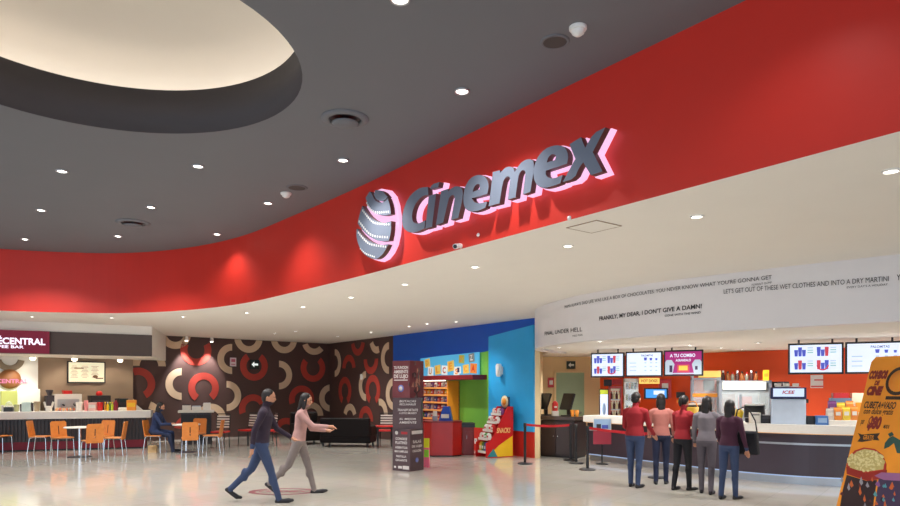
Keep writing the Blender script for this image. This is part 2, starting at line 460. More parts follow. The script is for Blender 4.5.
quote("YOU MUST REMEMBER THIS", 897, 277.5, 960, 273, 6, 0.02)
quote("FINAL, UNDER HELL", 545, 334, 582.5, 329.5, 4.6)
quote("MAD MAX", 573, 336, 583, 334.8, 1.8)
# ------------------------------------------------------------------ big letter sign on the fascia
SO = 0.17
SP = FP0+FN*SO
def sgn(px, py):                       # picture point -> (along the fascia to the right, height) on the letters' face
    t, z = on_wall(px, py, SP, FD); return (-t, z)
SM = FR(FP0, -FD, (0, 0, 1))
if SM.col[2].xyz.dot(FN) < 0: SM = SM @ Matrix.Diagonal((1, 1, -1, 1))
sign = thing('halo_letter_sign', 'large grey halo-lit letter sign with a striped globe on the red fascia', 'sign', (0, 0, 0))
def cpts(pts, ox, oy, sc=5.06): return [sgn(ox+x/sc, oy+y/sc) for x, y in pts]
def grow(poly, d):
    n = len(poly); ar = sum(poly[i][0]*poly[(i+1) % n][1]-poly[(i+1) % n][0]*poly[i][1] for i in range(n)); sg = 1 if ar > 0 else -1
    out = []
    for i in range(n):
        a = Vector(poly[i-1]); b = Vector(poly[i]); c = Vector(poly[(i+1) % n])
        e1 = (b-a).normalized(); e2 = (c-b).normalized()
        nn = Vector((e1.y+e2.y, -(e1.x+e2.x)))
        nn = nn.normalized() if nn.length > 1e-6 else Vector((e1.y, -e1.x))
        out.append((b.x+nn.x*d*sg, b.y+nn.y*d*sg))
    return out
def smooth_poly(pts, closed=True):
    n = len(pts); out = []
    for i in range(n):
        a = Vector(pts[i-1]); b = Vector(pts[i]); c = Vector(pts[(i+1) % n])
        ang = (b-a).angle(c-b, 0)
        if ang > 1.0: out.append(tuple(b))
        else:
            out.append(tuple(b.lerp(a, .25))); out.append(tuple(b.lerp(c, .25)))
    return out
def solid(mb, polys, z0, z1, mi, side=None):
    """extrude an outline with holes"""
    loops = [[Vector((p[0], p[1], 0)) for p in q] for q in polys]
    allq = [p for q in loops for p in q]
    tri = [t for t in tessellate_polygon(loops)]
    mb.add([(p.x, p.y, z1) for p in allq], tri, mi, False, SM); mb.add([(p.x, p.y, z0) for p in allq], [t[::-1] for t in tri], mi, False, SM)
    for q in polys:
        n = len(q)
        mb.add([(p[0], p[1], z0) for p in q]+[(p[0], p[1], z1) for p in q], [(i, (i+1) % n, n+(i+1) % n, n+i) for i in range(n)], mi if side is None else side, False, SM)
M_side = mat('letter_return_brown', (96, 62, 58), 0.5)
M_lface = mat('letter_face_grey', (122, 130, 146), 0.8, spec=0.15)
def letter(polys):
    polys = [smooth_poly(q) for q in polys]
    mb = MB(); solid(mb, polys, .10, SO, 0, 1)
    o = mb.build('letter', [M_lface, M_side], sign)
    mb = MB()
    solid(mb, [grow(polys[0], .012)]+[grow(q, -.0) for q in polys[1:]], .015, .095, 0)
    h = mb.build('back_light', M_halo, o); h['label'] = 'glowing pink backing'
A_ = (350, 180); B_ = (430, 150); C_ = (520, 115)
letter([cpts([(397, 76), (394, 35), (360, 37), (325, 57), (292, 95), (271, 145), (262, 195), (267, 235), (284, 258), (310, 267), (342, 262), (377, 245), (380, 204), (360, 215), (338, 222), (322, 217), (313, 195), (316, 160), (328, 125), (350, 95), (374, 78)], *A_)])
letter([cpts([(398, 82), (436, 68), (415, 237), (381, 247)], *A_)])
letter([cpts([(405, 47), (414, 22), (452, 10), (446, 36)], *A_)])
letter([cpts([(30, 380), (56, 208), (92, 196), (91, 210), (112, 190), (135, 182), (158, 190), (167, 212), (162, 260), (143, 343), (106, 355), (122, 265), (126, 238), (118, 226), (104, 232), (93, 250), (67, 367)], *B_)])
letter([cpts([(290, 222), (298, 180), (288, 145), (262, 126), (232, 127), (203, 143), (180, 178), (168, 228), (169, 275), (182, 302), (208, 314), (245, 308), (280, 292), (288, 260), (255, 270), (228, 268), (215, 255), (212, 243), (250, 234)], *B_),
        cpts([(216, 212), (224, 184), (240, 170), (252, 175), (252, 198)], *B_)])
letter([cpts([(296, 285), (318, 112), (355, 102), (354, 116), (380, 90), (405, 82), (425, 95), (429, 110), (455, 68), (485, 48), (510, 45), (526, 62), (525, 100), (508, 212), (470, 225), (483, 125), (482, 106), (470, 100), (456, 112), (447, 135), (432, 240), (393, 252), (405, 155), (404, 138), (392, 132), (378, 143), (368, 165), (352, 270)], *B_)])
letter([cpts([(238, 246), (246, 205), (231, 168), (200, 152), (165, 155), (125, 172), (90, 210), (70, 260), (66, 310), (80, 350), (112, 372), (160, 362), (205, 345), (216, 303), (170, 322), (142, 318), (130, 302), (131, 282), (190, 263)], *C_),
        cpts([(135, 240), (145, 210), (165, 195), (183, 205), (177, 228)], *C_)])
letter([cpts([(250, 148), (308, 112), (330, 165), (372, 92), (432, 62), (368, 188), (418, 285), (358, 305), (320, 240), (302, 262), (275, 322), (215, 340), (280, 222)], *C_)])
# globe: three grey bands with perforation dots and a cap, over a glowing back
def gl(pts): return cpts(pts, *A_)
outer = [(128, 45), (95, 58), (68, 105), (46, 168), (35, 225), (32, 280), (42, 330), (64, 370), (95, 393), (128, 402), (155, 388), (178, 358), (196, 318), (206, 270), (211, 225), (210, 175), (203, 125), (190, 82), (165, 52)]
mb = MB(); solid(mb, [grow(gl(outer), .02)], .015, .07, 0)
mb.build('globe_back_light', M_halo, sign)['label'] = 'glowing pink globe backing'
bands = [
    [(128, 50), (120, 75), (132, 98), (155, 108), (178, 102), (190, 84), (165, 55)],
    [(100, 58), (78, 90), (98, 140), (130, 172), (170, 182), (207, 172), (203, 128), (190, 92), (172, 112), (148, 116), (124, 102), (112, 72)],
    [(62, 130), (45, 185), (38, 220), (70, 262), (105, 292), (150, 312), (198, 306), (207, 262), (209, 208), (168, 218), (125, 205), (92, 178)],
    [(34, 245), (31, 282), (42, 330), (64, 370), (95, 393), (128, 402), (155, 388), (178, 358), (193, 325), (150, 330), (104, 314), (66, 284)]]
for b in bands:
    mb = MB(); solid(mb, [smooth_poly(gl(b))], .10, SO, 0, 1); mb.build('globe_band', [M_lface, M_side], sign)
mb = MB()
def dots(a, k, w=5, h=11):
    pts = catmull([(x, y, 0) for x, y in a], 12)
    cl = [0]
    for p, q in zip(pts[:-1], pts[1:]): cl.append(cl[-1]+(q-p).length)
    for i in range(k):
        s = cl[-1]*(i+.5)/k; j = max(m for m in range(len(cl)) if cl[m] <= s); j = min(j, len(pts)-2)
        p = pts[j].lerp(pts[j+1], (s-cl[j])/(cl[j+1]-cl[j]))
        mb.prism(gl([(p.x-w/2, p.y-h/2), (p.x+w/2, p.y-h/2), (p.x+w/2, p.y+h/2), (p.x-w/2, p.y+h/2)]), SO, SO+.006, 0, SM)
dots([(84, 112), (104, 146), (134, 164), (200, 160)], 13); dots([(62, 150), (98, 195), (130, 218), (203, 226)], 15)
dots([(44, 205), (80, 252), (118, 282), (196, 290)], 15); dots([(40, 262), (72, 300), (108, 326), (186, 338)], 15); dots([(50, 345), (80, 372), (128, 390)], 9, 5, 8)
mb.build('perforation_dots', M_white, sign)['kind'] = 'stuff'

# ------------------------------------------------------------------ ceiling fixtures
def downlight(pt, label, watt, group, r=.085, size=125, lampm=M_lamp, blend=.8):
    t = thing('recessed_downlight', label, 'downlight', pt, 0, group)
    m = MB(); m.lathe([(r*1.25, 0), (r*1.25, -.012), (r*1.0, -.016), (r*.95, -.004), (r*.95, 0)], 20, caps=False); m.build('trim_ring', M_white if pt.z < 4 else M_steel, t)
    m = MB(); m.lathe([(r*.94, -.003), (r*.5, -.012), (.001, -.016)], 16, caps=False); m.build('lamp', lampm, t)
    spot('downlight_beam', (pt.x, pt.y, pt.z-.04), watt, size, blend)
UP = [(462, 91, 'recessed downlight in the dark grey ceiling, large bright one above the lit letters'),
      (343, 160, 'recessed downlight in the grey ceiling below the round air vent by the globe'),
      (198, 166, 'recessed downlight in the grey ceiling just below the round recess, right one of two'),
      (62, 171, 'recessed downlight in the grey ceiling just below the round recess, left one of two'),
      (268, 203, 'recessed downlight in the grey ceiling left of the small white detector'),
      (151, 207, 'recessed downlight in the grey ceiling just above the far round air vent'),
      (41, 210, 'recessed downlight in the grey ceiling, second nearest row at the far left'),
      (217, 234, 'recessed downlight in the grey ceiling almost touching the curved red fascia'),
      (118, 236, 'recessed downlight in the grey ceiling left of and below the far air vent'),
      (25, 239, 'recessed downlight in the grey ceiling, lowest in the left corner of the photo'),
      (400, -1, 'recessed downlight in the grey ceiling cut by the top edge of the photo'),
      (655, -14, None), (100, -40, None)]
for x, y, l in UP:
    p = level_at(x, y, ZC)
    if l: downlight(p, l, {217: 55, 268: 90, 462: 140, 343: 160}.get(x, 330), 'downlights in the grey upper ceiling', .065)
for p in [(-1, 3.2), (-6.5, 3.0), (-10.5, 8), (-10.5, 4), (2.2, 1.0), (-3, -2), (-9, -2), (4, -3), (8, -5), (2.0, 4.5)]:
    spot('hall_beam', (p[0], p[1], ZC-.05), 22 if p[0] == 2.0 else 240 if p[0] == -1 else 350, 125, .8)
SOF = [(891, 170.5, 'soffit downlight in the cream ceiling at the right edge of the photo'),
       (697, 216, 'soffit downlight in the cream ceiling above the middle of the quote band'),
       (568, 245.5, 'soffit downlight in the cream ceiling left of the square access hatch'),
       (475, 266.5, 'soffit downlight in the cream ceiling below the small fascia camera'),
       (405, 284, 'soffit downlight in the cream ceiling right of and below the globe'),
       (351, 297, 'soffit downlight in the cream ceiling left of and below the globe'),
       (303, 306.5, 'soffit downlight in the cream ceiling where the red fascia begins to curve'),
       (247, 312.5, 'soffit downlight in the cream ceiling under the brightest patch of red fascia'),
       (183, 316.5, 'soffit downlight in the cream ceiling right of the coffee bar'),
       (112, 317.5, 'soffit downlight in the cream ceiling over the right end of the coffee bar sign board'),
       (32, 316.5, 'soffit downlight in the cream ceiling above the lit coffee bar sign')]
for x, y, l in SOF: downlight(level_at(x, y, ZS), l, 108, 'downlights in the cream soffit', .055)
SOF2 = [(338, 336, 'far soffit downlight near the brown corner of ring patterned walls'),
        (371, 332, 'far soffit downlight above the right-hand ring patterned brown wall'),
        (295.6, 331, 'far soffit downlight above the black sofa end of the ring patterned wall'),
        (275, 333, 'far soffit downlight above the green exit arrow'),
        (409, 326, 'far soffit downlight over the dark red poster column'),
        (427, 323.5, 'far soffit downlight over the left end of the sweets sign'),
        (456, 321.5, 'far soffit downlight over the middle of the blue wall')]
for x, y, l in SOF2: downlight(level_at(x, y, ZS), l, 130, 'far downlights in the cream soffit', .0555)
CNT = [(672, 333.5, 'counter downlight behind the quote band above the magenta screen'),
       (721, 347.5, 'counter downlight above the popcorn warmer'), (758, 342.5, 'counter downlight above the bottles on the lit machine'),
       (774, 328, 'counter downlight behind the quote band, left of the two right screens'),
       (742, 349, 'counter downlight closest to the orange wall'), (559, 347, 'counter downlight over the exit sign'),
       (600, 341, 'counter downlight over the first menu screen'), (690, 345, 'counter downlight behind the magenta screen')]
for x, y, l in CNT: downlight(level_at(x, y, ZI), l, 140, 'downlights in the ceiling behind the counter', .06, 140)
for p in [(7.4, 11.2), (8.6, 12.6), (9.5, 10.2), (6.4, 14.2), (4.6, 16.5), (3.3, 17.5), (11, 8)]:
    spot('counter_beam', (p[0], p[1], ZI-.03), 140, 140, .8)
WW = [(183, 334.5, 'wall washer spot on the soffit edge, left of the pair lighting the red rings'), (208, 335.5, 'wall washer spot on the soffit edge, right of the pair lighting the red rings')]
for x, y, l in WW:
    t, _ = on_line(x, CK, BD); q = CK+BD*t+(-Vector((BD.y, -BD.x, 0)))*0.0
    nb = Vector((BD.y, -BD.x, 0)); nb = nb if nb.dot(-CK) > 0 else -nb
    q = q+nb*.32
    t = thing('wall_washer', l, 'spotlight', (q.x, q.y, ZS), 0, 'wall washers on the ring wall')
    m = MB(); m.cyl((0, 0, 0), (0, 0, -.05), .05, .05, 14); m.build('base', M_white, t)
    m = MB(); m.cyl((0, 0, -.05), (0, 0, -.16), .055, .06, 14); m.build('lamp_head', M_white, t)
    m = MB(); m.cyl((0, 0, -.161), (0, 0, -.165), .05, .05, 14); m.build('lamp', M_lamp, t)
    e = q-nb*.32
    spot('wash_beam', (q.x, q.y, ZS-.2), 300, 62, .6, aim=(e.x, e.y, 1.4))

def vent(px, py, r, label):
    p = level_at(px, py, ZC); t = thing('round_ceiling_vent', label, 'air vent', p)
    m = MB(); m.lathe([(r, 0), (r, -.012), (r*.72, -.03), (r*.66, -.012), (r*.66, .0)], 40, caps=False); m.build('outer_ring', M_greyc, t)
    m = MB(); m.lathe([(r*.66, -.002), (.001, -.002)], 40, caps=False); m.build('throat', M_black, t)
    m = MB(); m.lathe([(.001, -.075), (r*.5, -.07), (r*.56, -.055), (r*.5, -.045), (.001, -.045)], 40, caps=False); m.cyl((0, 0, 0), (0, 0, -.05), .03); m.build('deflector_disc', M_greyc, t)
vent(345, 118.5, .27, 'round air vent in the grey ceiling left of the lit letters, nearer one')
vent(133, 222.5, .30, 'round air vent in the grey ceiling far off above the coffee bar')
def speaker(px, py, r, label):
    p = level_at(px, py, ZC); t = thing('ceiling_speaker', label, 'speaker', p)
    m = MB(); m.lathe([(r, 0), (r, -.008), (r*.8, -.012), (r*.8, 0)], 32, caps=False); m.build('outer_ring', M_greyc, t)
    m = MB(); m.lathe([(r*.8, -.009), (.001, -.009)], 32, caps=False); m.build('grille', mat('dark_grille', (70, 66, 64), .8), t)
speaker(555, 41.5, .13, 'dark round ceiling speaker beside the smoke detector above the letter sign')
speaker(297, 187.5, .16, 'dark round ceiling speaker beside the far small white detector')
def detector(px, py, r, label):
    p = level_at(px, py, ZC); t = thing('smoke_detector', label, 'smoke detector', p)
    m = MB(); m.lathe([(r, 0), (r, -.02), (r*.9, -.03)], 24); m.build('base', M_white, t)
    m = MB(); m.lathe([(r*.75, -.03), (r*.7, -.055), (r*.35, -.075), (.001, -.078)], 24, caps=False); m.build('sensor_head', M_white, t)
detector(578, 27, .075, 'white smoke detector on the grey ceiling above the end of the letter sign')
detector(286, 193, .085, 'white smoke detector on the grey ceiling near the curve of the red fascia')
# bits on the lower edge of the fascia
def fpt(px, py, off=0.0):
    t, z = on_wall(px, py, FP0+FN*off, FD); q = FP0+FN*off+FD*t; return Vector((q.x, q.y, z))
p = fpt(460, 246, .02); t = thing('security_camera', 'small white bullet camera on the lower edge of the red fascia', 'camera', p, math.atan2(FN.y, FN.x))
m = MB(); m.cyl((-.03, 0, 0), (.03, 0, 0), .03); m.build('bracket', M_white, t)
m = MB(); m.cyl((.02, -.03, 0), (.12, .06, -.03), .032); m.build('body', M_white, t)
m = MB(); m.cyl((.118, .058, -.0295), (.124, .0635, -.031), .024); m.build('lens', M_black, t)
for x, y, l in [(478.5, 235, 'tiny white sensor on the red fascia right of the bullet camera'), (569.5, 218, 'tiny white sensor on the red fascia edge under the letter e')]:
    p = fpt(x, y, .0); o = MB(); o.ell((0, 0, 0), (.025, .025, .025)); o.cyl((0, 0, 0), (-.02*FN.x, -.02*FN.y, 0), .03)
    o = o.build('sensor', M_white); o.location = p; tag(o, l, 'sensor')
c0 = level_at(566, 227, ZS); c1 = level_at(590, 232, ZS); c2 = level_at(622, 226, ZS)
hm = (c0+c2)/2; t = thing('access_hatch', 'square access hatch cut into the cream soffit under the letters', 'hatch', (hm.x, hm.y, ZS), math.atan2((c1-c0).y, (c1-c0).x))
w = (c1-c0).length; d = (c2-c1).length
m = MB(); m.box((0, 0, -.003), (w, d, .006)); m.build('panel', M_cream, t)
m = MB()
for cx, cy, sx, sy in [(0, d/2+.006, w+.024, .008), (0, -d/2-.006, w+.024, .008), (w/2+.006, 0, .008, d), (-w/2-.006, 0, .008, d)]: m.box((cx, cy, -.004), (sx, sy, .008))
m.build('hatch_frame', M_taupe, t)
# ------------------------------------------------------------------ coffee bar
CB = Vector((-8.49, 19.3, 0)); CA = math.atan2(1.2, 3.41)
CU = Vector((math.cos(CA), math.sin(CA), 0)); CV = Vector((-math.sin(CA), math.cos(CA), 0))
t = thing('coffee_counter', 'long coffee bar counter with thick white top and dark slatted front', 'counter', CB, CA)
m = MB(); m.box((-2.8, .32, .96), (5.6, .72, .20)); m.build('worktop', M_slab, t, .01)
m = MB(); m.box((-2.85, .35, .55), (5.45, .5, .62))
for i in range(60): m.box((-.17-i*.09, .085, .55), (.05, .03, .60))
m.build('front_panel', M_dwood, t)
m = MB(); m.box((-2.85, .36, .155), (5.4, .5, .25)); m.build('red_base_board', M_maroon, t)
m = MB(); m.box((-2.85, .42, .015), (5.4, .45, .03)); m.build('plinth', M_black, t)
def cpos(px, off, z=1.06):
    _, q = on_line(px, CB+CV*off, CU); return Vector((q.x, q.y, z))
# back wall of the bar and its bulkhead
cafw = [on_line(133, CK-Vector((BD.y, -BD.x, 0))*0, BD)[1]]
nb = Vector((BD.y, -BD.x, 0)); nb = nb if nb.dot(-CK) > 0 else -nb
def cw(px, off): return on_line(px, CK+nb*off, BD)[1]
wall('wall_coffee_niche', [tuple(cw(133, .15).xy), tuple(cw(-60, .15).xy)], 0, 2.7, M_taupe, .12, True)
wall('wall_coffee_white', [tuple(cw(38, .3).xy), tuple(cw(-60, .3).xy)], 0, 2.7, M_white, .12, True)
BA = Vector((-8.24, 18.8, 0)); BB = Vector((-11.28, 17.05, 0)); BU = (BB-BA).normalized(); BNn = Vector((BU.y, -BU.x, 0)); BNn = BNn if BNn.dot(-BA) > 0 else -BNn
far = BA+BU*7.0
bb = CK+BD*((Vector((-9.3, 22.15, 0))-CK).dot(BD))+nb*.02; bc = CK+BD*14.5+nb*.02
m = MB(); m.prism([(BA.x, BA.y), (bb.x, bb.y), (bc.x, bc.y), (far.x, far.y)], 2.585, ZS+.01, 0)
fm = FR(BA+BNn*.0, BU, (0, 0, 1))
if fm.col[2].xyz.dot(BNn) < 0: fm = fm @ Matrix.Diagonal((1, 1, -1, 1))
m.prism([(0, 2.57), (7.0, 2.57), (7.0, 3.16), (0, 3.16)], 0, .03, 1, fm)
tag(m.build('ceiling_bulkhead', [M_cream, M_dtaupe]), kind='structure')
# lit sign on the bulkhead
ts, _ = on_line(49.5, BA+BNn*.03, BU)
org = BA+BNn*.03+BU*ts
sg = thing('coffee_bar_sign', 'lit dark red sign with white letters on the coffee bar bulkhead', 'sign', (org.x, org.y, 2.57), math.atan2(-BU.y, -BU.x))
m = MB(); m.box((-1.6, -.05, .30), (3.2, .09, .57)); m.build('panel', M_litmar, sg, .01)
LM = FR((0, -.098, 0), (1, 0, 0), (0, 0, 1))
def put(mb, body, cx, cz, w, h, M, mi=0, bold=0.0, shear=0.0, z=0.0):
    vs, fs = text_fit(body, w, h, bold, shear); mb.add([(v[0]+cx, v[1]+cz, z) for v in vs], fs, mi, False, M)
kpx = cw(25, .3); sc = org.y/F/abs(BU.x*1.0)
m = MB(); put(m, 'CAF\u00c9CENTRAL', -.80, .33, 1.42, .21, LM, 0, .03); m.build('lettering', M_litlet, sg)
m = MB(); put(m, 'COFFEE BAR', -.98, .165, .84, .075, LM, 0, .02); m.build('small_lettering', M_litlet, sg)
# emblem on the white wall
eo = cw(9.5, .3)+nb*.0; ez = EYE+(HZ-379)/F*eo.y
em = thing('cafe_emblem', 'brown round cup emblem with curved horns on the white coffee bar wall', 'wall emblem', (eo.x, eo.y, ez), math.atan2(-BD.y, -BD.x))
EM = FR((0, 0, 0), (1, 0, 0), (0, 0, 1))
m = MB(); m.lathe([(.27, 0), (.27, .05), (.001, .05)], 28, M=EM); m.build('disc', mat('emblem_brown', (150, 96, 54), .5), em)
m = MB(); m.ring((0, .58), .36, .20, 190, 350, 0, .05, 0, EM); m.build('curved_horns', mat('emblem_taupe', (128, 112, 92), .5), em)
m = MB(); put(m, 'CENTRAL', .06, -.06, .74, .12, EM, 0, .03, 0, .06); m.build('lettering', glow('emblem_pink', (226, 130, 170), .7), em)
# framed menu
def wall_rect(px0, px1, py0, py1, off):
    a = cw(px0, off); b = cw(px1, off); z0 = EYE+(HZ-py1)/F*((a.y+b.y)/2); z1 = EYE+(HZ-py0)/F*((a.y+b.y)/2); return (a+b)/2, (b-a).length, z0, z1
c, w, z0, z1 = wall_rect(67, 105, 361.5, 383, .15)
mf = thing('framed_menu', 'backlit menu board in a thin dark frame on the coffee bar back wall', 'menu board', (c.x, c.y, z0), math.atan2(-BD.y, -BD.x))
m = MB(); h = z1-z0
for bx, bz, sx, sz in [(0, .015, w, .03), (0, h-.015, w, .03), (-w/2+.015, h/2, .03, h), (w/2-.015, h/2, .03, h)]: m.box((bx, -.03, bz), (sx, .06, sz))
m.build('dark_frame', M_ink, mf)
m = MB(); m.box((0, -.02, h/2), (w-.05, .03, h-.05)); m.build('backlit_sheet', glow('menu_glow', (255, 244, 206), .75), mf)
m = MB()
for i in range(3):
    for k in range(9): m.box((-w*.32+i*w*.27, -.037, h*.78-k*h*.065), (w*.2*(0.6+.4*((k*7+i) % 3)/2), .002, h*.018))
m.box((-w*.2, -.037, h*.68), (w*.24, .003, h*.06), 0); m.build('printed_lines', mat('menu_print', (176, 150, 110), .6), mf)
m = MB(); m.ell((w*.23, -.04, h*.30), (w*.07, .004, h*.07)); m.box((w*.34, -.04, h*.22), (w*.2, .004, h*.05), 0); m.build('printed_cup', mat('menu_cup', (120, 84, 50), .6), mf)
# spots below the bulkhead
for px, py, l in [(70, 356.5, 'small ceiling spot above the left corner of the framed menu'), (115, 357.5, 'small ceiling spot right of the framed menu washing the taupe wall'), (29, 355, 'small added ceiling spot brightening the white emblem wall')]:  # last spot is an added lamp that brightens the white wall
    q = cw(px, .15)+nb*.55
    d = thing('bar_spotlight', l, 'spotlight', (q.x, q.y, 2.585), 0, 'spots under the coffee bar bulkhead')
    m = MB(); m.cyl((0, 0, 0), (0, 0, -.03), .1, .1, 16); m.build('base', M_white, d)
    m = MB(); m.cyl((0, 0, -.03), (-.02, .03, -.06), .07, .075, 14); m.build('lamp', glow('lamp_soft', (255, 240, 205), 5), d)
    e = q-nb*.5
    spot('niche_beam', (q.x, q.y, 2.5), 40 if px == 29 else 90, 120, .7, aim=(e.x, e.y, 1.3), col=(1, .88, .68))
spot('bar_beam', tuple(cpos(20, .35, 2.5)), 150, 130, .8, col=(1, .92, .82)); spot('bar_beam', tuple(cpos(110, .35, 2.5)), 150, 130, .8, col=(1, .9, .75))
# back counter
a = cw(131, .17); b = cw(40, .17)
bk = thing('back_counter', 'dark back counter of the coffee bar along its rear wall', 'counter', a, math.atan2(-BD.y, -BD.x))
L = (b-a).length
m = MB(); m.box((-L/2, -.25, .45), (L, .46, .88)); m.build('cabinet', M_dwood, bk); m = MB(); m.box((-L/2, -.26, .91), (L, .52, .04)); m.build('worktop', M_slab, bk)

def cyl_item(name, label, cat, pos, prof, mt, group=None, cap=None):
    t = thing(name, label, cat, pos, 0, group)
    m = MB(); m.lathe(prof, 14); m.build('body', mt, t)
    if cap:
        m = MB(); m.lathe(cap[0], 12); m.build(cap[2], cap[1], t)
    return t
GI = 'things set out on the coffee bar counter'
def S(px): return cpos(px, .3).y/F
def cup(px, px1, yt, label, mt, off=.3, name='paper_cup', cat='cup'):
    p = cpos((px+px1)/2, off); r = (px1-px)/2*p.y/F; h = EYE-(yt-HZ)/F*p.y-p.z
    return cyl_item(name, label, cat, p, [(r*.75, 0), (r, h*.96), (r, h), (r*.9, h), (r*.7, .02)], mt, GI)
def bottle(px, w, yt, label, mt, capm, off=.3):
    p = cpos(px, off); r = w/2*p.y/F; h = EYE-(yt-HZ)/F*p.y-p.z
    return cyl_item('syrup_bottle', label, 'bottle', p, [(r, 0), (r, h*.6), (r*.45, h*.8), (r*.4, h*.88)], mt, GI, ([(r*.5, h*.86), (r*.5, h)], capm, 'cap'))
def boxy(name, label, cat, px0, px1, yt, mt, off=.3, dep=.2, z=1.06, front=None, extra=None):
    p = cpos((px0+px1)/2, off, z)
    if z < 1:
        p = cw((px0+px1)/2, .44 if z > 0 else .43); p.z = z
    w = (px1-px0)*p.y/F; h = EYE-(yt-HZ)/F*p.y-z
    t = thing(name, label, cat, p, CA if z > 1 else math.atan2(-BD.y, -BD.x), GI if z > 1 else 'machines on the coffee bar back counter')
    m = MB(); m.box((0, 0, h/2), (w, dep, h)); m.build('body', mt, t, .006)
    if front:
        m = MB(); m.box((0, -dep/2-.004, h*.55), (w*.8, .01, h*.4)); m.build(front[0], front[1], t)
    if extra: extra(t, w, dep, h)
    return t
M_cupw = mat('cup_white', (232, 226, 216), .5); M_peach = mat('pastry', (226, 170, 122), .7, noise=.2)
cup(1, 4, 405, 'white cup at the left end of the coffee bar counter', M_cupw)
def dome(t, w, d, h):
    m = MB(); m.ell((0, 0, h), (w*.45, d*.45, .16), 16, 8); m.build('glass_dome', M_coolglass, t)
boxy('cake_stand', 'black cake stand with white cake under a clear dome', 'cake stand', 5, 13, 407, M_black, extra=dome)
boxy('acrylic_box', 'pale clear acrylic box on the coffee bar, left of the tan jar', 'display box', 23, 31, 402, mat('pale_acrylic', (206, 222, 214), .2), .35)
cup(14, 19, 404.5, 'yellowish jar between the cake stand and the clear acrylic box', mat('jar_yellow', (206, 206, 150), .4), name='jar', cat='jar')
cup(20, 22.5, 404, 'small dark jar beside the clear acrylic box', M_char, name='jar', cat='jar')
cup(31.5, 33.5, 403, 'narrow dark jar just left of the tan jar', M_char, name='jar', cat='jar')
cup(34, 40, 401.5, 'tall tan jar on the coffee bar counter', mat('jar_tan', (176, 156, 126), .4), name='jar', cat='jar')
t = boxy('napkin_holder', 'white napkin holder with two splayed napkins like ears', 'napkin holder', 46.5, 51, 406, M_cupw)
m = MB(); m.box((-.045, 0, .2), (.05, .02, .16), M=Matrix.Rotation(R(-14), 4, 'Y')); m.box((.045, 0, .2), (.05, .02, .16), M=Matrix.Rotation(R(14), 4, 'Y')); m.build('napkin', M_cupw, t)
for i, x in enumerate([56.5, 60, 63.5, 67, 70.5, 74]):
    p = cpos(x, .28); o = thing('pastry', '%s pastry from the left in the peach row on the coffee bar' % ['first', 'second', 'third', 'fourth', 'fifth', 'sixth'][i], 'pastry', p, CA+i*.5, 'pastries on the coffee bar')
    m = MB(); m.ell((0, 0, .045), (.036, .034, .045)); m.ell((.015, 0, .06), (.026, .024, .035)); m.build('bun', M_peach if i % 2 == 0 else mat('pastry_dark', (196, 112, 84), .7), o)
    m = MB(); m.cyl((0, 0, 0), (0, 0, .012), .042, .046, 16); m.build('plate', M_cupw, o)
cup(76, 83, 402, 'white mug right of the peach pastries', M_cupw, name='mug', cat='mug')
cup(84, 88, 400.5, 'tall pale pink cup on the coffee bar', M_pink)
boxy('pink_box', 'pale pink box sloping beside the tall pink cup', 'box', 89, 96, 402.5, mat('pale_pink', (232, 190, 180), .5), front=('label', M_cupw))
cup(97, 103, 402.5, 'red bowl on the coffee bar left of the bottles', M_lred, name='bowl', cat='bowl')
bottle(105.2, 2.3, 402, 'amber bottle, first in the coffee bar bottle row', mat('amber', (176, 120, 40), .3), M_yellow)
bottle(107.7, 2.3, 402, 'yellow bottle, second in the coffee bar bottle row', M_yellow, M_white)
bottle(110.0, 2.3, 402, 'green bottle, third in the coffee bar bottle row', mat('bottle_green', (90, 120, 40), .3), M_lime)
bottle(112.3, 2.3, 402, 'lime bottle, fourth in the coffee bar bottle row', M_lime, M_yellow)
bottle(115.8, 4, 398.5, 'tall dark red bottle ending the coffee bar bottle row', M_maroon, M_black)
boxy('white_tray', 'flat white tray between the dark red bottle and the yellow box', 'tray', 119, 127, 407.5, M_cupw)
boxy('yellow_box', 'bright yellow box near the right end of the coffee bar', 'box', 127.3, 136, 400, M_orng, front=('label', M_yellow))
t = thing('menu_wedge', 'small white wedge stand at the right end of the coffee bar', 'table card', cpos(138.7, .3), CA, GI)
m = MB(); m.prism([(-.07, 0), (.12, 0), (-.07, .17)], -.06, .06, M=FR((0, 0, 0), (1, 0, 0), (0, 0, 1))); m.build('card', M_cupw, t)
boxy('lit_fridge', 'glowing yellow-green display fridge behind the coffee bar', 'fridge', 2, 16, 391, glow('lime_glow', (216, 222, 120), .55), 1.2, .2, .0, front=('pale_door', M_cupw))
boxy('pale_cabinet', 'tall pale cabinet behind the coffee bar below the white wall', 'cabinet', 18, 38, 389, mat('pale_cab', (222, 226, 214), .4), 1.2, .2, .0, front=('door', M_white))
def hop(t, w, d, h):
    m = MB(); m.lathe([(.05, h), (.1, h+.14), (.1, h+.16)], 12); m.build('hopper', M_char, t)
boxy('coffee_grinder', 'dark coffee grinder on the back counter left of the espresso machine', 'coffee grinder', 46, 53, 395.5, M_char, 1.35, .3, .93, extra=hop)
def esp(t, w, d, h):
    m = MB(); m.box((0, -d/2-.02, h*.2), (w*.9, .12, .05)); m.build('drip_tray', M_steel, t)
    for k in (-.2, .2):
        m = MB(); m.cyl((w*k, -d/2, h*.5), (w*k, -d/2-.14, h*.45), .025); m.build('brew_handle', M_black, t)
    m = MB(); m.box((0, -.02, h+.04), (.22, .2, .12)); m.build('red_cup_stack', M_lred, t)
boxy('espresso_machine', 'white espresso machine with red cups on top behind the bar', 'espresso machine', 55, 79, 394, mat('machine_white', (214, 206, 200), .35), 1.35, .35, .93, front=('front_panel', M_steel), extra=esp)
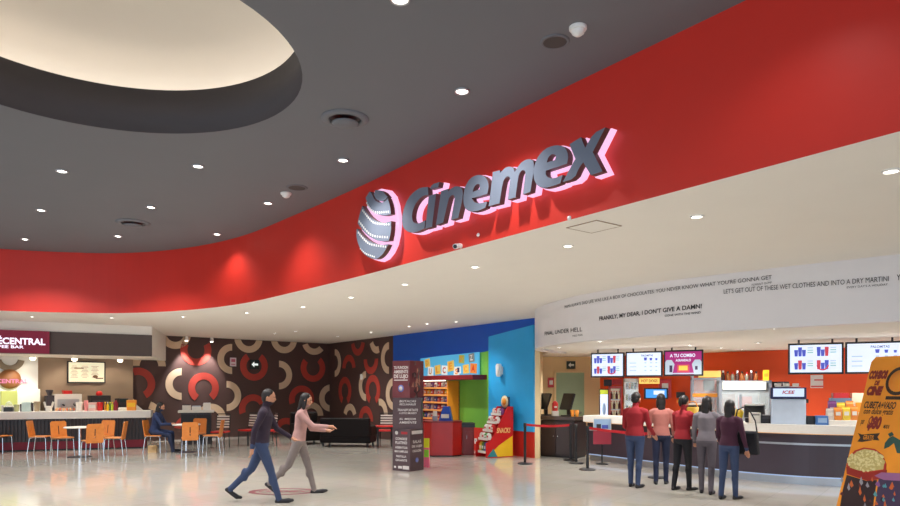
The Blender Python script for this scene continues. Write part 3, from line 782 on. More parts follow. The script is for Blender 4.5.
def soft(t, w, d, h):
    m = MB(); m.lathe([(.07, h), (.1, h+.05), (.07, h+.12), (.001, h+.14)], 12); m.build('red_lid', M_lred, t)
boxy('ice_cream_machine', 'black drinks machine with a red lid behind the bar bottles', 'drinks machine', 90, 108.5, 395.5, M_black, 1.35, .35, .93, front=('panel', M_char), extra=soft)
boxy('dark_blender', 'dark blender base on the back counter near the yellow box', 'blender', 118.5, 126.5, 398.5, mat('dark_teal', (28, 42, 46), .4), 1.35, .3, .93, front=('switch_panel', M_char))

# ------------------------------------------------------------------ seating
def wood_chair(first):
    t = thing('cafe_chair', 'x', 'chair', (0, 0, 0), 0, 'orange wood cafe chairs')
    m = MB(); m.box((0, .0, .45), (.40, .42, .025)); m.build('seat', M_wood, t, .01)
    BM_ = FR((0, -.19, .40), (1, 0, 0), (0, -.16, 1))
    m = MB(); hw = .19
    m.prism([(-hw, .0), (-.012, .0), (-.012, .46), (-hw+.03, .46), (-hw, .42)], -.009, .009, 0, BM_)
    m.prism([(hw, .0), (hw, .42), (hw-.03, .46), (.012, .46), (.012, .0)], -.009, .009, 0, BM_)
    m.prism([(-.012, .0), (.012, .0), (.012, .12), (-.012, .12)], -.009, .009, 0, BM_); m.prism([(-.012, .34), (.012, .34), (.012, .46), (-.012, .46)], -.009, .009, 0, BM_)
    m.build('backrest', M_wood, t)
    for sx in (-1, 1):
        m = MB(); m.tube([(sx*.17, .16, .435), (sx*.18, .19, .40), (sx*.20, .21, 0)], .0125, 8); m.build('leg', M_chrome, t)
        m = MB(); m.tube([(sx*.17, -.15, .435), (sx*.18, -.19, .40), (sx*.20, -.24, 0)], .0125, 8); m.build('leg', M_chrome, t)
    m = MB(); m.tube([(-.17, .16, .432), (.17, .16, .432), (.17, -.15, .432), (-.17, -.15, .432), (-.17, .16, .432)], .01, 6); m.build('seat_frame', M_chrome, t)
    return t
ch = wood_chair(True)
CH = [((-11.75, 17.75), -90, 'wooden cafe chair cut by the left edge of the photo'),
      ((-10.6, 17.6), -80, 'wooden cafe chair standing alone side-on left of the round table'),
      ((-9.8, 17.2), -128, 'wooden cafe chair left behind the round pedestal table'),
      ((-8.52, 16.2), 42, 'wooden cafe chair with slotted back turned to the camera, nearest at the round table'),
      ((-8.45, 17.15), 102, 'wooden cafe chair side-on right of the round pedestal table'),
      ((-9.0, 17.6), 172, 'wooden cafe chair behind the round pedestal table, against the bar front'),
      ((-7.78, 17.95), -88, 'wooden cafe chair with the seated person in navy'),
      ((-6.52, 17.05), 22, 'wooden cafe chair with tilted back to the camera at the second table'),
      ((-6.28, 18.0), 96, 'wooden cafe chair side-on right of the second table'),
      ((-7.0, 18.75), 176, 'wooden cafe chair on the far side of the second table')]
for i, (xy, a, l) in enumerate(CH):
    if i == 0:
        ch.location = (xy[0], xy[1], 0); ch.rotation_euler = (0, 0, R(a)); ch['label'] = l
    else: dup(ch, (xy[0], xy[1], 0), R(a), l)
def cafe_table(x, y, label):
    t = thing('cafe_table', label, 'table', (x, y, 0), 0, 'round cafe tables')
    m = MB(); m.lathe([(.001, .715), (.34, .715), (.355, .725), (.355, .74), (.34, .748), (.001, .748)], 32, caps=False); m.build('tabletop', M_cupw, t)
    m = MB(); m.cyl((0, 0, .02), (0, 0, .715), .035); m.build('post', M_chrome, t)
    m = MB(); m.lathe([(.28, 0), (.28, .012), (.06, .035), (.001, .035)], 28); m.build('base', M_char, t)
cafe_table(-9.12, 16.75, 'round white pedestal table in front of the coffee bar, left one')
cafe_table(-6.98, 18.0, 'round pedestal table in front of the seated person in navy')
t = thing('carton', 'small tan carton on the floor under the seated person', 'box', (-7.85, 17.95, 0), R(12))
m = MB(); m.box((0, 0, .09), (.2, .16, .18)); m.build('body', mat('cardboard', (196, 164, 118), .8), t)
m = MB(); m.box((.04, -.085, .19), (.1, .1, .012), M=Matrix.Rotation(R(8), 4, 'X')); m.build('flap', mat('cardboard', (0, 0, 0)), t)
# condiment stand
q = Vector((-7.72, 20.7, 0)); ks = thing('condiment_stand', 'dark service stand with white top below the lit red rings', 'service stand', q, R(18))
m = MB(); m.box((0, 0, .48), (.85, .45, .96)); m.build('cabinet', M_char, ks)
m = MB(); m.box((0, 0, .99), (1.02, .56, .07)); m.build('worktop', M_cupw, ks, .008)
for k, sx in enumerate((-.21, .21)):
    m = MB(); m.box((sx, -.232, .5), (.40, .015, .80)); o = m.build('door', M_black, ks)
    m = MB(); m.cyl((sx*.2, -.25, .5), (sx*.2, -.25, .62), .008); m.build('handle', M_chrome, o)
def ki(name, label, cat, dx, w, h, mt, z=1.025, dy=0.05, part='lid', pm=None):
    p = q+Matrix.Rotation(R(18), 3, 'Z') @ Vector((dx, dy, 0)); p.z = z
    o = thing(name, label, cat, p, R(18), 'items on the condiment stand')
    m = MB(); m.box((0, 0, h/2), (w, .18, h)); m.build('body', mt, o, .006)
    if pm:
        m = MB(); m.box((0, -.0, h+.012), (w*.9, .15, .024)); m.build(part, pm, o)
ki('napkin_box', 'dark napkin box on the left of the condiment stand', 'napkin box', -.28, .24, .15, M_cupw, pm=M_black)
ki('tray_rack', 'low white tray rack in the middle of the condiment stand', 'tray rack', 0, .26, .11, M_cupw, pm=M_steel)
ki('lid_box', 'white lid box on the right of the condiment stand', 'lid box', .3, .22, .20, M_cupw, pm=M_white)
# black chairs with red seats
def red_chair():
    t = thing('lounge_chair', 'x', 'chair', (0, 0, 0), 0, 'black chairs with red seats')
    m = MB(); m.box((0, 0, .45), (.42, .42, .05)); m.build('seat', M_lred, t, .015)
    m = MB()
    for k in range(5): m.box((0, -.2-.012*k, .58+.075*k), (.36, .018, .04), 0)
    m.build('back_slats', M_cupw, t)
    m = MB()
    for sx in (-1, 1): m.tube([(sx*.19, -.19, .43), (sx*.19, -.26, .95)], .014, 8)
    m.cyl((-.19, -.26, .95), (.19, -.26, .95), .014); m.build('back_frame', M_black, t)
    for sx in (-1, 1):
        for sy in (-1, 1):
            m = MB(); m.cyl((sx*.18, sy*.18, .43), (sx*.19, sy*.2, 0), .014); m.build('leg', M_black, t)
    return t
rc = red_chair()
RC = [((-6.55, 19.4), 178, 'black chair with white slat back and red seat beside the condiment stand'),
      ((-6.0, 20.2), 150, 'black red-seated chair behind the walking person'),
      ((-5.35, 20.0), 120, 'black red-seated chair behind the walking pair, nearest the sofa side'),
      ((-1.9, 20.05), 178, 'black red-seated chair right of the sofa'),
      ((-1.3, 20.2), 200, 'black red-seated chair tucked behind the poster column')]
for i, (xy, a, l) in enumerate(RC):
    if i == 0: rc.location = (xy[0], xy[1], 0); rc.rotation_euler = (0, 0, R(a)); rc['label'] = l
    else: dup(rc, (xy[0], xy[1], 0), R(a), l)
t = thing('dark_table', 'small dark table with red edge between the sofa and the poster column', 'table', (-1.85, 19.3, 0), R(10))
m = MB(); m.box((0, 0, .62), (.5, .5, .04)); m.build('tabletop', M_lred, t, .01)
for sx in (-1, 1):
    for sy in (-1, 1):
        m = MB(); m.cyl((sx*.2, sy*.2, 0), (sx*.2, sy*.2, .6), .016); m.build('leg', M_black, t)
# sofa
sf = thing('sofa', 'black leather sofa with its plain back to the camera in front of the ring wall', 'sofa', (-2.98, 19.95, 0), R(-8))
m = MB(); m.box((0, 0, .27), (1.5, .75, .32)); m.build('base', M_leather, sf, .03)
m = MB(); m.box((0, -.31, .55), (1.5, .18, .56), taper=.98); m.build('backrest', M_leather, sf, .04)
for sx in (-1, 1):
    m = MB(); m.box((sx*.69, .03, .46), (.16, .72, .30)); m.build('armrest', M_leather, sf, .04)
    m = MB(); m.box((sx*.3, .05, .47), (.58, .58, .14)); m.build('seat_cushion', M_leather, sf, .04)
    for sy in (-1, 1):
        m = MB(); m.cyl((sx*.66, sy*.3, 0), (sx*.66, sy*.3, .12), .03); m.build('leg', M_black, sf)
sf2 = thing('armchair', 'black leather armchair left of the sofa, half hidden by the walkers', 'armchair', (-4.35, 20.75, 0), R(215))
m = MB(); m.box((0, 0, .27), (.85, .75, .32)); m.build('base', M_leather, sf2, .03)
m = MB(); m.box((0, -.31, .62), (.85, .2, .68)); m.build('backrest', M_leather, sf2, .05)
for sx in (-1, 1):
    m = MB(); m.box((sx*.37, .03, .48), (.14, .72, .3)); m.build('armrest', M_leather, sf2, .04)
    m = MB(); m.cyl((sx*.35, .3, 0), (sx*.35, .3, .12), .03); m.build('leg', M_black, sf2)
    m = MB(); m.cyl((sx*.35, -.3, 0), (sx*.35, -.3, .12), .03); m.build('leg', M_black, sf2)
m = MB(); m.box((0, .05, .47), (.6, .6, .14)); m.build('seat_cushion', M_leather, sf2, .04)

# wall bits on the brown walls
def bl(px, py, off=.0):
    t, z = on_wall(px, py, CK+nb*off, BD); q_ = CK+nb*off+BD*t; return Vector((q_.x, q_.y, z))
p = bl(254.5, 364.5, .02); ex = thing('exit_sign', 'black square exit sign with white arrow inside a red ring on the brown wall', 'exit sign', p, math.atan2(-BD.y, -BD.x))
m = MB(); m.box((0, -.01, 0), (.34, .03, .34)); m.build('panel', mat('dark_green', (20, 40, 34), .5), ex)
m = MB(); EXM = FR((0, -.028, 0), (1, 0, 0), (0, 0, 1)); m.prism([(-.12, 0), (-.02, .1), (-.02, .035), (.12, .035), (.12, -.035), (-.02, -.035), (-.02, -.1)], 0, .004, 0, EXM); m.build('arrow', glow('arrow_white', (235, 245, 240), .9), ex)
p = bl(233, 362, .02); o = thing('safety_notice', 'small white notice with pink print on the brown wall left of the exit arrow', 'notice', p, math.atan2(-BD.y, -BD.x))
m = MB(); m.box((0, -.01, 0), (.22, .02, .30)); m.build('sheet', mat('notice_pinkwhite', (226, 206, 212), .6), o)
m = MB(); m.box((0, -.022, .05), (.14, .004, .10)); m.box((0, -.022, -.08), (.14, .004, .03)); m.build('print', mat('notice_pink', (196, 96, 120), .6), o)
t0, z0 = on_wall(363, 377, CK, -WD); q2 = CK-WD*t0; wn = Vector((WD.y, -WD.x, 0)); wn = wn if wn.dot(-WP) > 0 else -wn
def sconce(pos, label, k=1.0):
    o = thing('wall_sconce', label, 'wall light', pos, math.atan2(wn.y, wn.x)-math.pi/2); o.scale = (k, k, k)
    m = MB(); m.box((0, .015, 0), (.12, .03, .2)); m.build('back_plate', M_white, o)
    m = MB(); m.lathe([(.055, -.16), (.075, -.12), (.08, .12), (.06, .17)], 16, (0, .09, 0)); m.build('shade', mat('sconce_glass', (238, 236, 230), .3), o)
sconce((q2.x+wn.x*.01, q2.y+wn.y*.01, z0), 'small white wall sconce on the ring patterned wall right of the corner', .6)
t0, z0 = on_wall(503, 370.5, WP, WD); q2 = WP+WD*t0; sconce((q2.x+wn.x*.05, q2.y+wn.y*.05, z0), 'small white wall sconce on the bright cyan wall')
# ------------------------------------------------------------------ sweets corner
WA = math.atan2(-WD.y, -WD.x)            # local +x runs along the wall towards the doorway, local -y into the hall
ORD = ['first', 'second', 'third', 'fourth', 'fifth', 'sixth', 'seventh', 'eighth', 'ninth', 'tenth']
def wp(px, off): return on_line(px, WP+wn*off, WD)[1]
SW = [('red', (206, 40, 40)), ('white', (232, 226, 220)), ('blue', (70, 90, 170)), ('yellow', (240, 200, 60)), ('orange', (240, 140, 50)), ('purple', (120, 60, 120)), ('pale', (214, 200, 190)), ('green', (90, 150, 70))]
def sweet_mat(k): return mat('wrapper_'+SW[k][0], SW[k][1], .35, noise=.25, scale=30)
a = wp(425, .02); b = wp(459.5, .02); L = (b-a).length
shelf_o = (a+b)/2
un = thing('sweets_shelf', 'red and orange wall shelf unit full of sweets behind the red kiosk counter', 'shelf unit', shelf_o, WA)
m = MB(); m.box((0, -.015, 1.15), (L, .03, 1.5)); m.build('back_panel', mat('unit_back', (150, 60, 70), .5), un)
for sx in (-1, 1):
    m = MB(); m.box((sx*(L/2-.02), -.2, 1.15), (.04, .40, 1.5)); m.build('side_panel', M_orng if sx > 0 else M_lred, un)
m = MB(); m.box((L/2-.12, -.06, 1.15), (.2, .05, 1.46)); m.build('orange_panel', M_orng, un)
rows = [1.69, 1.49, 1.28, 1.06, .82]
for z in rows:
    m = MB(); m.box((0, -.2, z), (L-.08, .36, .025)); m.box((0, -.385, z+.01), (L-.08, .02, .05), 1); m.build('shelf_board', [M_lred, mat('price_rail', (226, 150, 80), .5)], un)
rn = ['top', 'second', 'third', 'fourth', 'lowest']
bagp = None
def bag(name, label, cat, pos, rz, w, h, d, mt, group):
    o = MB(); n = 6
    prof = [(0, .8, .9), (.12, 1, 1), (.5, .98, 1), (.85, .95, .7), (.92, .98, .12), (1, .98, .1)]
    vs = []
    for zz, fx, fy in prof:
        vs += [(-w/2*fx, -d/2*fy, zz*h), (w/2*fx, -d/2*fy, zz*h), (w/2*fx, d/2*fy, zz*h), (-w/2*fx, d/2*fy, zz*h)]
    fs = [(3, 2, 1, 0)]+[(4*k+i, 4*k+(i+1) % 4, 4*k+4+(i+1) % 4, 4*k+4+i) for k in range(len(prof)-1) for i in range(4)]+[(len(vs)-4, len(vs)-3, len(vs)-2, len(vs)-1)]
    o.add(vs, fs, 0); o.box((0, -d/2-.001, h*.5), (w*.6, .006, h*.28), 1)
    o = o.build(name, [mt, M_cupw if mt != sweet_mat(1) else sweet_mat(0)]); o.location = pos; o.rotation_euler = (0, 0, rz)
    return tag(o, label, cat, group)
Rw = Matrix.Rotation(WA, 3, 'Z')
nb_ = 9
for r, z in enumerate(rows):
    for k in range(nb_):
        x = -L/2+.12+(L-.36)*k/(nb_-1); ci = (k*3+r*5+k//3) % 8
        if r in (2, 3): ci = [2, 5, 1, 2, 6, 2, 0, 1, 2][k]
        if r == 1: ci = [3, 1, 4, 3, 0, 6, 1, 4, 3][k]
        if r == 0: ci = [1, 0, 1, 6, 5, 1, 0, 6, 1][k]
        pp = shelf_o+Rw @ Vector((x, -.27, 0)); pp.z = z+.0135
        bag('sweets_bag', '%s sweets bag, %s from the left on the %s shelf behind the red kiosk' % (SW[ci][0], ORD[k], rn[r]), 'sweets', pp, WA, .12, .15, .07, sweet_mat(ci), 'sweets bags on the wall shelf unit')
# long maroon ledge and the lit sign on it
a = wp(421, .02); b = wp(487, .02); L2 = (b-a).length; c = (a+b)/2
le = tag(MB().box((0, -.24, 0), (L2, .48, .13)).build('sweets_ledge', mat('ledge_maroon', (112, 16, 24), .45), None, .01), 'long dark maroon ledge over the sweets shelves on the green wall', 'ledge'); sl = MB().box((-L2*.22, -.30, -.075), (L2*.5, .05, .02)).build('added_strip', glow('added_strip_white', (255, 244, 226), 4), le); le.location = (c.x, c.y, 1.985); le.rotation_euler = (0, 0, WA)  # glowing strip under the ledge is added to brighten the sweets shelves
a = wp(422, .06); b = wp(480, .06); L3 = (b-a).length; c = (a+b)/2
ss = thing('sweets_sign', 'lit light blue sign with coloured letter tiles above the sweets shelves', 'sign', (c.x, c.y, 2.06), WA)
SSM = FR((0, -.055, 0), (1, 0, 0), (0, 0, 1))
m = MB(); m.prism([(-L3/2, 0), (L3/2, 0), (L3/2, .60), (-L3*.1, .57), (-L3/2, .53)], -.05, .0, 0, SSM); m.build('panel', M_litblue, ss)
def tile(x, z, s, colr, ch, inkm, rot=0):
    T = SSM @ Matrix.Translation((x, z, 0)) @ Matrix.Rotation(R(rot), 4, 'Z')
    m = MB(); m.box((0, 0, .01), (s*1.25, s*1.2, .02), M=T); o = m.build('letter_tile', colr, ss)
    m = MB(); vs, fs = text_fit(ch, s*.7, s*.8, .03); m.add([(v[0], v[1], .0225) for v in vs], fs, 0, False, T); m.build('lettering', inkm, o)
ty = glow('tile_yellow', (250, 206, 96), .55); tw = glow('tile_white', (244, 246, 240), .6); tg = glow('tile_grey', (140, 150, 150), .4); tl = glow('tile_lime', (190, 200, 100), .45); to = glow('tile_orange', (244, 140, 60), .55)
for x, z, s, cm, chh, im, rr in [(-.36, .38, .2, ty, 'D', M_orng, 8), (-.30, .13, .22, tw, 'U', M_orng, -5), (-.17, .17, .22, ty, 'L', M_orng, 6), (-.05, .15, .22, tw, 'C', M_lred, -3), (.06, .26, .24, ty, 'E', M_orng, 7), (.16, .10, .2, tw, 'S', M_orng, -8)]:
    tile(x*L3, z, s, cm, chh, im, rr)
for x, z, s, cm, chh, im, rr in [(.24, .44, .19, tl, 'D', M_orng, -4), (.40, .46, .19, tg, 'Z', M_white, 6), (.19, .14, .16, tw, 'I', M_navy, 0), (.31, .16, .2, ty, 'C', M_orng, 4), (.43, .17, .22, to, 'A', M_lred, -4)]:
    tile(x*L3, z, s, cm, chh, im, rr)
# red kiosk counter
kq = floor_at(443, 456.5); kq.y += .3; kq.x = (443-450)/F*kq.y
kc = thing('sweets_counter', 'faceted glossy red sweets counter in front of the shelf unit', 'counter', kq, R(4))
pl = [(-.48, .28), (-.48, -.12), (-.30, -.32), (.22, -.34), (.46, -.16), (.46, .28)]
m = MB(); m.prism(pl, 0.03, .84); m.build('body', mat('counter_red', (178, 26, 20), .3), kc, .006)
m = MB(); m.prism([(x*1.03, y*1.05) for x, y in pl], .84, .875); m.build('worktop', mat('counter_red_dark', (120, 20, 18), .35), kc)
m = MB(); m.prism([(x*.96, y*.95) for x, y in pl], 0, .03); m.build('plinth', M_black, kc)
dq = kq+Vector((.62, .32, 0)); dc = thing('side_cabinet', 'low red cabinet, darkened as in shade, with black top right of the red sweets counter', 'cabinet', dq, R(4))
m = MB(); m.box((0, 0, .35), (.3, .5, .7)); m.build('body', mat('cabinet_red_shaded', (130, 22, 20), .4), dc, .006)  # red darkened to carry the shade beside the counter
m = MB(); m.box((0, 0, .755), (.34, .52, .11)); m.build('black_top', M_black, dc)
m = MB(); m.box((.02, -.255, .35), (.2, .012, .5)); o = m.build('door', mat('cabinet_red_shaded', (0, 0, 0)), dc); m = MB(); m.cyl((-.04, -.27, .4), (-.04, -.27, .5), .008); m.build('handle', M_chrome, o)
t = thing('blue_display_box', 'blue slanted display box on the red sweets counter', 'display box', kq+Vector((.07, .0, .875)), R(-8))
m = MB(); m.prism([(-.17, 0), (.17, 0), (.1, .36), (-.05, .36)], -.12, .12, M=FR((0, 0, 0), (1, 0, 0), (0, 0, 1))); m.build('body', mat('deep_blue', (20, 70, 180), .35), t)
m = MB(); m.box((0, -.126, .12), (.2, .01, .1)); m.build('print', M_cupw, t)
t = thing('card_holder', 'small white card holder left of the blue display box on the red counter', 'card holder', kq+Vector((-.2, -.1, .875)), R(10))
m = MB(); m.box((0, 0, .06), (.12, .08, .12)); m.build('holder', M_silver, t); m = MB(); m.box((0, -.01, .16), (.1, .02, .18)); m.build('card', M_cupw, t)
# sloping snack stand
rq = Vector((1.13, 16.9, 0))
rk = thing('snack_stand', 'sloping snack stand with red sides and a yellow badge in front of the cyan wall', 'display stand', rq, R(-62))
# local: front is -y, back +y ; turned so that its red right-hand side faces the camera
M_rks = mat('stand_red', (206, 24, 26), .4)
prof = [(-.42, 0), (.36, 0), (.36, 1.24), (.20, 1.24), (-.30, .40), (-.42, .36)]
SD = FR((0, 0, 0), (0, 1, 0), (0, 0, 1))
for sx in (-1, 1):
    m = MB(); m.prism(prof, sx*.24-.012, sx*.24+.012, 0, SD)
    m.prism([(-.40, .02), (.34, .02), (.34, .52), (-.05, .30)], sx*.24+sx*.012-(.004 if sx < 0 else 0), sx*.24+sx*.012+(.004 if sx > 0 else 0), 1, SD)
    m.prism([(-.40, .02), (-.1, .02), (-.22, .22)], sx*.24+sx*.017-(.003 if sx < 0 else 0), sx*.24+sx*.017+(.003 if sx > 0 else 0), 2, SD)
    sp_ = m.build('side_panel', [M_rks, M_yellow, mat('stand_teal', (40, 130, 140), .5)], rk)
    if sx > 0:
        m = MB(); put(m, 'SNACKS', .08, .66, .40, .13, SD, 0, .03, .2, .24+.0135); m.build('lettering', mat('stand_letter', (240, 190, 120), .5), sp_)
m = MB(); m.box((0, .35, .62), (.48, .02, 1.24)); m.build('back_panel', M_rks, rk)
hd = MB(); hd.box((0, .30, 1.33), (.34, .03, .30)); hd = hd.build('header', mat('header_blue', (20, 60, 110), .4), rk)
m = MB(); m.lathe([(.15, 0), (.15, .02), (.001, .02)], 24, M=FR((0, .28, 1.36), (1, 0, 0), (0, 0, 1))); m.lathe([(.09, .02), (.09, .026), (.001, .026)], 24, mi=1, M=FR((0, .28, 1.36), (1, 0, 0), (0, 0, 1))); m.build('round_badge', [mat('badge_cream', (240, 220, 170), .5), M_orng], hd)
tiers = [(1.02, .10), (.82, -.02), (.62, -.14), (.42, -.27), (.10, -.28)]
Rr = Matrix.Rotation(R(-62), 3, 'Z')
for r, (z, y) in enumerate(tiers):
    m = MB(); m.box((0, y+.06, z), (.45, .30, .02)); m.box((0, y-.09, z+.03), (.45, .012, .06), 1); m.build('tier_shelf', [M_rks, M_cupw], rk)
    for k in range(4):
        ci = [[6, 0, 6, 5], [1, 6, 0, 1], [1, 6, 1, 0], [6, 1, 7, 1], [3, 7, 2, 1]][r][k]
        pp = rq+Rr @ Vector((-.165+.11*k, y-.02, 0)); pp.z = z+.0105
        bag('snack_bag', '%s snack bag, %s on the %s tier of the sloping red snack stand' % (SW[ci][0], ORD[k], ['top', 'second', 'third', 'fourth', 'bottom'][r]), 'snack', pp, R(-62), .10, .17 if r < 4 else .26, .09, sweet_mat(ci), 'snack bags on the sloping stand')
p = Vector(on_line(476, WP+wn*.03, WD)[1]); p.z = EYE-(441-HZ)/F*p.y
o = thing('wall_socket', 'small white wall socket on the red dado left of the snack stand', 'socket', p, WA)
m = MB(); m.box((0, -.008, 0), (.1, .016, .14)); m.build('plate', M_white, o); m = MB(); m.box((0, -.018, .02), (.04, .006, .03)); m.build('socket_insert', M_silver, o)

# ------------------------------------------------------------------ poster column of three stacked boxes
pc = Vector((-.87, 14.12, 0)); M_pc = mat('poster_maroon', (108, 46, 52), .45, noise=.2, scale=8); M_pc2 = mat('poster_dark', (80, 58, 62), .45, noise=.15, scale=8); M_pt = mat('poster_text', (216, 208, 204), .5); M_pr = mat('poster_red', (160, 30, 40), .5)
col = thing('poster_column', 'tall dark maroon poster column of three twisted boxes with white text', 'display column', pc)
def face(rz, w, d): return FR(Matrix.Rotation(rz, 3, 'Z') @ Vector((0, -d/2-.001, 0)), Matrix.Rotation(rz, 3, 'Z') @ Vector((1, 0, 0)), (0, 0, 1))
def pbox(z0, z1, rz, w, d, mt):
    m = MB(); m.box((0, 0, (z0+z1)/2), (w, d, z1-z0), rz=rz); o = m.build('printed_box', mt, col, .004); return o
low = pbox(0, .86, R(-34), .46, .46, M_pc2); mid = pbox(.86, 1.50, R(-4), .58, .40, M_pc2); top = pbox(1.50, 2.26, R(-36), .46, .46, M_pc)
fl_ = face(R(-34), .46, .46); fr_ = face(R(56), .46, .46)
m = MB()
for i, (s, w, h) in enumerate([('CONOCE', .30, .05), ('PLATINO', .30, .06), ('ASIENTOS', .32, .045), ('MAS AMPLIOS', .34, .045), ('PANTALLA', .26, .045), ('GIGANTE', .30, .045)]): put(m, s, 0, .66-i*.08-(.02 if i > 1 else 0)-(.02 if i > 3 else 0), w, h, fl_, 0, .02)
m.lathe([(.04, 0), (.04, .004), (.001, .004)], 16, M=fl_ @ Matrix.Translation((-.12, .78, 0))); m.box((.08, .78, .002), (.16, .05, .004), 1, M=fl_)
m.box((-.16, .075, .002), (.05, .04, .004), 0, M=fl_); m.box((-.03, .075, .002), (.10, .05, .004), 0, M=fl_); m.box((.12, .075, .002), (.16, .07, .004), 0, M=fl_)
put(m, 'SALAS', 0, .60, .28, .06, fr_, 0, .02); put(m, 'DE LUJO', 0, .50, .34, .06, fr_, 0, .02); put(m, 'CADA DIA', 0, .41, .30, .05, fr_, 0, .02); m.box((0, .79, .002), (.36, .07, .004), 0, M=fr_)
m.lathe([(.05, 0), (.05, .004), (.001, .004)], 16, mi=2, M=fr_ @ Matrix.Translation((0, .22, 0))); m.build('printed_lettering', [M_pt, M_pr, mat('poster_blue', (110, 120, 190), .5)], low)
fm_ = face(R(-4), .58, .40); m = MB()
for s, z, w, h in [('BUTACAS', 1.43, .34, .045), ('RECLINABLES', 1.365, .34, .04), ('TRANSPORTATE', 1.25, .42, .05), ('A OTRO MUNDO', 1.185, .36, .04), ('EL MEJOR', 1.06, .34, .05), ('AMBIENTE', .995, .36, .045)]: put(m, s, 0.02, z, w, h, fm_, 0, .01, .15)
m.build('printed_lettering', M_pt, mid)
fl_ = face(R(-36), .46, .46); fr_ = face(R(54), .46, .46); m = MB()
put(m, 'TU FUNCION', 0, 2.12, .38, .06, fl_, 0, .03); put(m, 'AMBIENTE', 0, 2.035, .38, .07, fl_, 0, .03); put(m, 'DE LUJO', 0, 1.93, .38, .10, fl_, 0, .04); m.box((0, 1.862, .002), (.36, .02, .004), 0, M=fl_)
m.lathe([(.075, 0), (.075, .004), (.001, .004)], 20, mi=1, M=fl_ @ Matrix.Translation((0, 1.69, 0))); m.lathe([(.045, .004), (.045, .007), (.001, .007)], 20, mi=0, M=fl_ @ Matrix.Translation((0, 1.69, 0)))
m.build('printed_lettering', [M_pt, mat('poster_blue', (0, 0, 0))], top)
m = MB()
rnd = random.Random(3)
for i in range(26):
    a = rnd.uniform(0, 6.28); x = rnd.gauss(.0, .07); z = 1.80+rnd.gauss(0, .15)
    m.prism([(x+.05*rnd.uniform(.4, 1)*math.cos(a+k*2.09), z+.11*rnd.uniform(.3, 1)*math.sin(a+k*2.09)) for k in range(3)], .0, .002+.0006*i/5, i % 3, fr_)
m.build('printed_figures', [mat('fig_grey', (96, 86, 84), .5), mat('fig_tan', (170, 120, 100), .5), mat('fig_dark', (44, 34, 36), .5)], top)
fs_ = thing('leaflet_stand', 'small neon yellow, green and pink leaflet stand behind the poster column', 'leaflet stand', (-.50, 14.62, 0), R(-12))
m = MB(); m.box((0, 0, .21), (.11, .10, .42)); m.build('body', mat('pink_neon', (240, 110, 140), .5), fs_)
m = MB(); m.box((0, -.01, .51), (.11, .06, .22)); m.build('yellow_leaflet', mat('neon_yellow', (226, 226, 40), .5), fs_)
m = MB(); m.box((.01, -.06, .30), (.10, .02, .16)); m.build('green_leaflet', mat('neon_green', (150, 210, 60), .5), fs_)

# ------------------------------------------------------------------ barrier posts
M_belt = mat('belt_red', (176, 18, 30), .6)
def post(px, py, label, yt):
    q = floor_at(px, py); h = EYE-(yt-HZ)/F*q.y
    t = thing('barrier_post', label, 'barrier post', q, 0, 'black queue barrier posts')
    m = MB(); m.lathe([(.17, 0), (.17, .012), (.15, .03), (.03, .04)], 28); m.build('base', M_black, t)
    m = MB(); m.cyl((0, 0, .03), (0, 0, h-.08), .03, .03, 16); m.build('pole', M_black, t)
    m = MB(); m.lathe([(.036, h-.09), (.036, h-.005), (.03, h)], 16); m.build('belt_head', M_black, t)
    return q, h
q1, h1 = post(525, 464, 'black barrier post in front of the cyan wall, leftmost', 423)
q2_, h2 = post(570.5, 460.5, 'black barrier post at the cabinet doors, left of the close pair', 423.5)
q3, h3 = post(576, 463.5, 'black barrier post at the cabinet doors, right of the close pair', 424)
q4, h4 = post(587.5, 470, 'black barrier post nearest the queue, in front of the white card stand', 426)
q5, h5 = post(657, 478, 'black barrier post standing among the queue', 432)
def belt(a, ha, b, hb, label):
    n = 14; vs = []; mb = MB()
    d = (b-a).normalized(); s = Vector((-d.y, d.x, 0))*.004
    for i in range(n+1):
        u = .03+(1-.06)*i/n; p = a.lerp(b, u); z = ha-.035+(hb-ha)*u-.05*4*u*(1-u)*.6
        for o_, dz in ((s, .026), (-s, .026), (-s, -.026), (s, -.026)): vs.append((p.x+o_.x, p.y+o_.y, z+dz))
    fs = [(4*i+k, 4*i+(k+1) % 4, 4*i+4+(k+1) % 4, 4*i+4+k) for i in range(n) for k in range(4)]
    mb.add(vs, fs); tag(mb.build('barrier_belt', M_belt), label, 'barrier belt', 'red barrier belts')
belt(q1, h1, q2_, h2, 'red barrier belt stretched in front of the dark cabinet')
belt(q4, h4, q5, h5, 'red barrier belt running from the nearest post behind the queue')

# ------------------------------------------------------------------ concession counter
cab = [(2.2, 16.95), (2.97, 16.33)]
cd = Vector((cab[1][0]-cab[0][0], cab[1][1]-cab[0][1], 0)); cl_ = cd.length; ca = math.atan2(cd.y, cd.x)
kb = thing('door_cabinet', 'dark wood two-door cabinet at the left end of the concession counter', 'cabinet', (cab[0][0], cab[0][1], 0), ca)
m = MB(); m.box((cl_/2, .33, .47), (cl_, .6, .86)); m.build('body', M_dwood, kb)
m = MB(); m.box((cl_/2, .32, .96), (cl_+.08, .68, .09)); m.build('worktop', mat('dark_top', (70, 52, 44), .3), kb, .006)
for k in range(2):
    m = MB(); m.box((cl_*(.26+.48*k), .02, .46), (cl_*.46, .022, .74)); o = m.build('door', mat('door_laminate', (58, 42, 38), .35, noise=.2, scale=16), kb)
    m = MB(); m.ell((cl_*(.44+.12*k), -.005, .52), (.018, .018, .018)); m.build('knob', M_chrome, o)
m = MB(); m.box((cl_/2, .35, .02), (cl_, .5, .04)); m.build('plinth', M_black, kb)
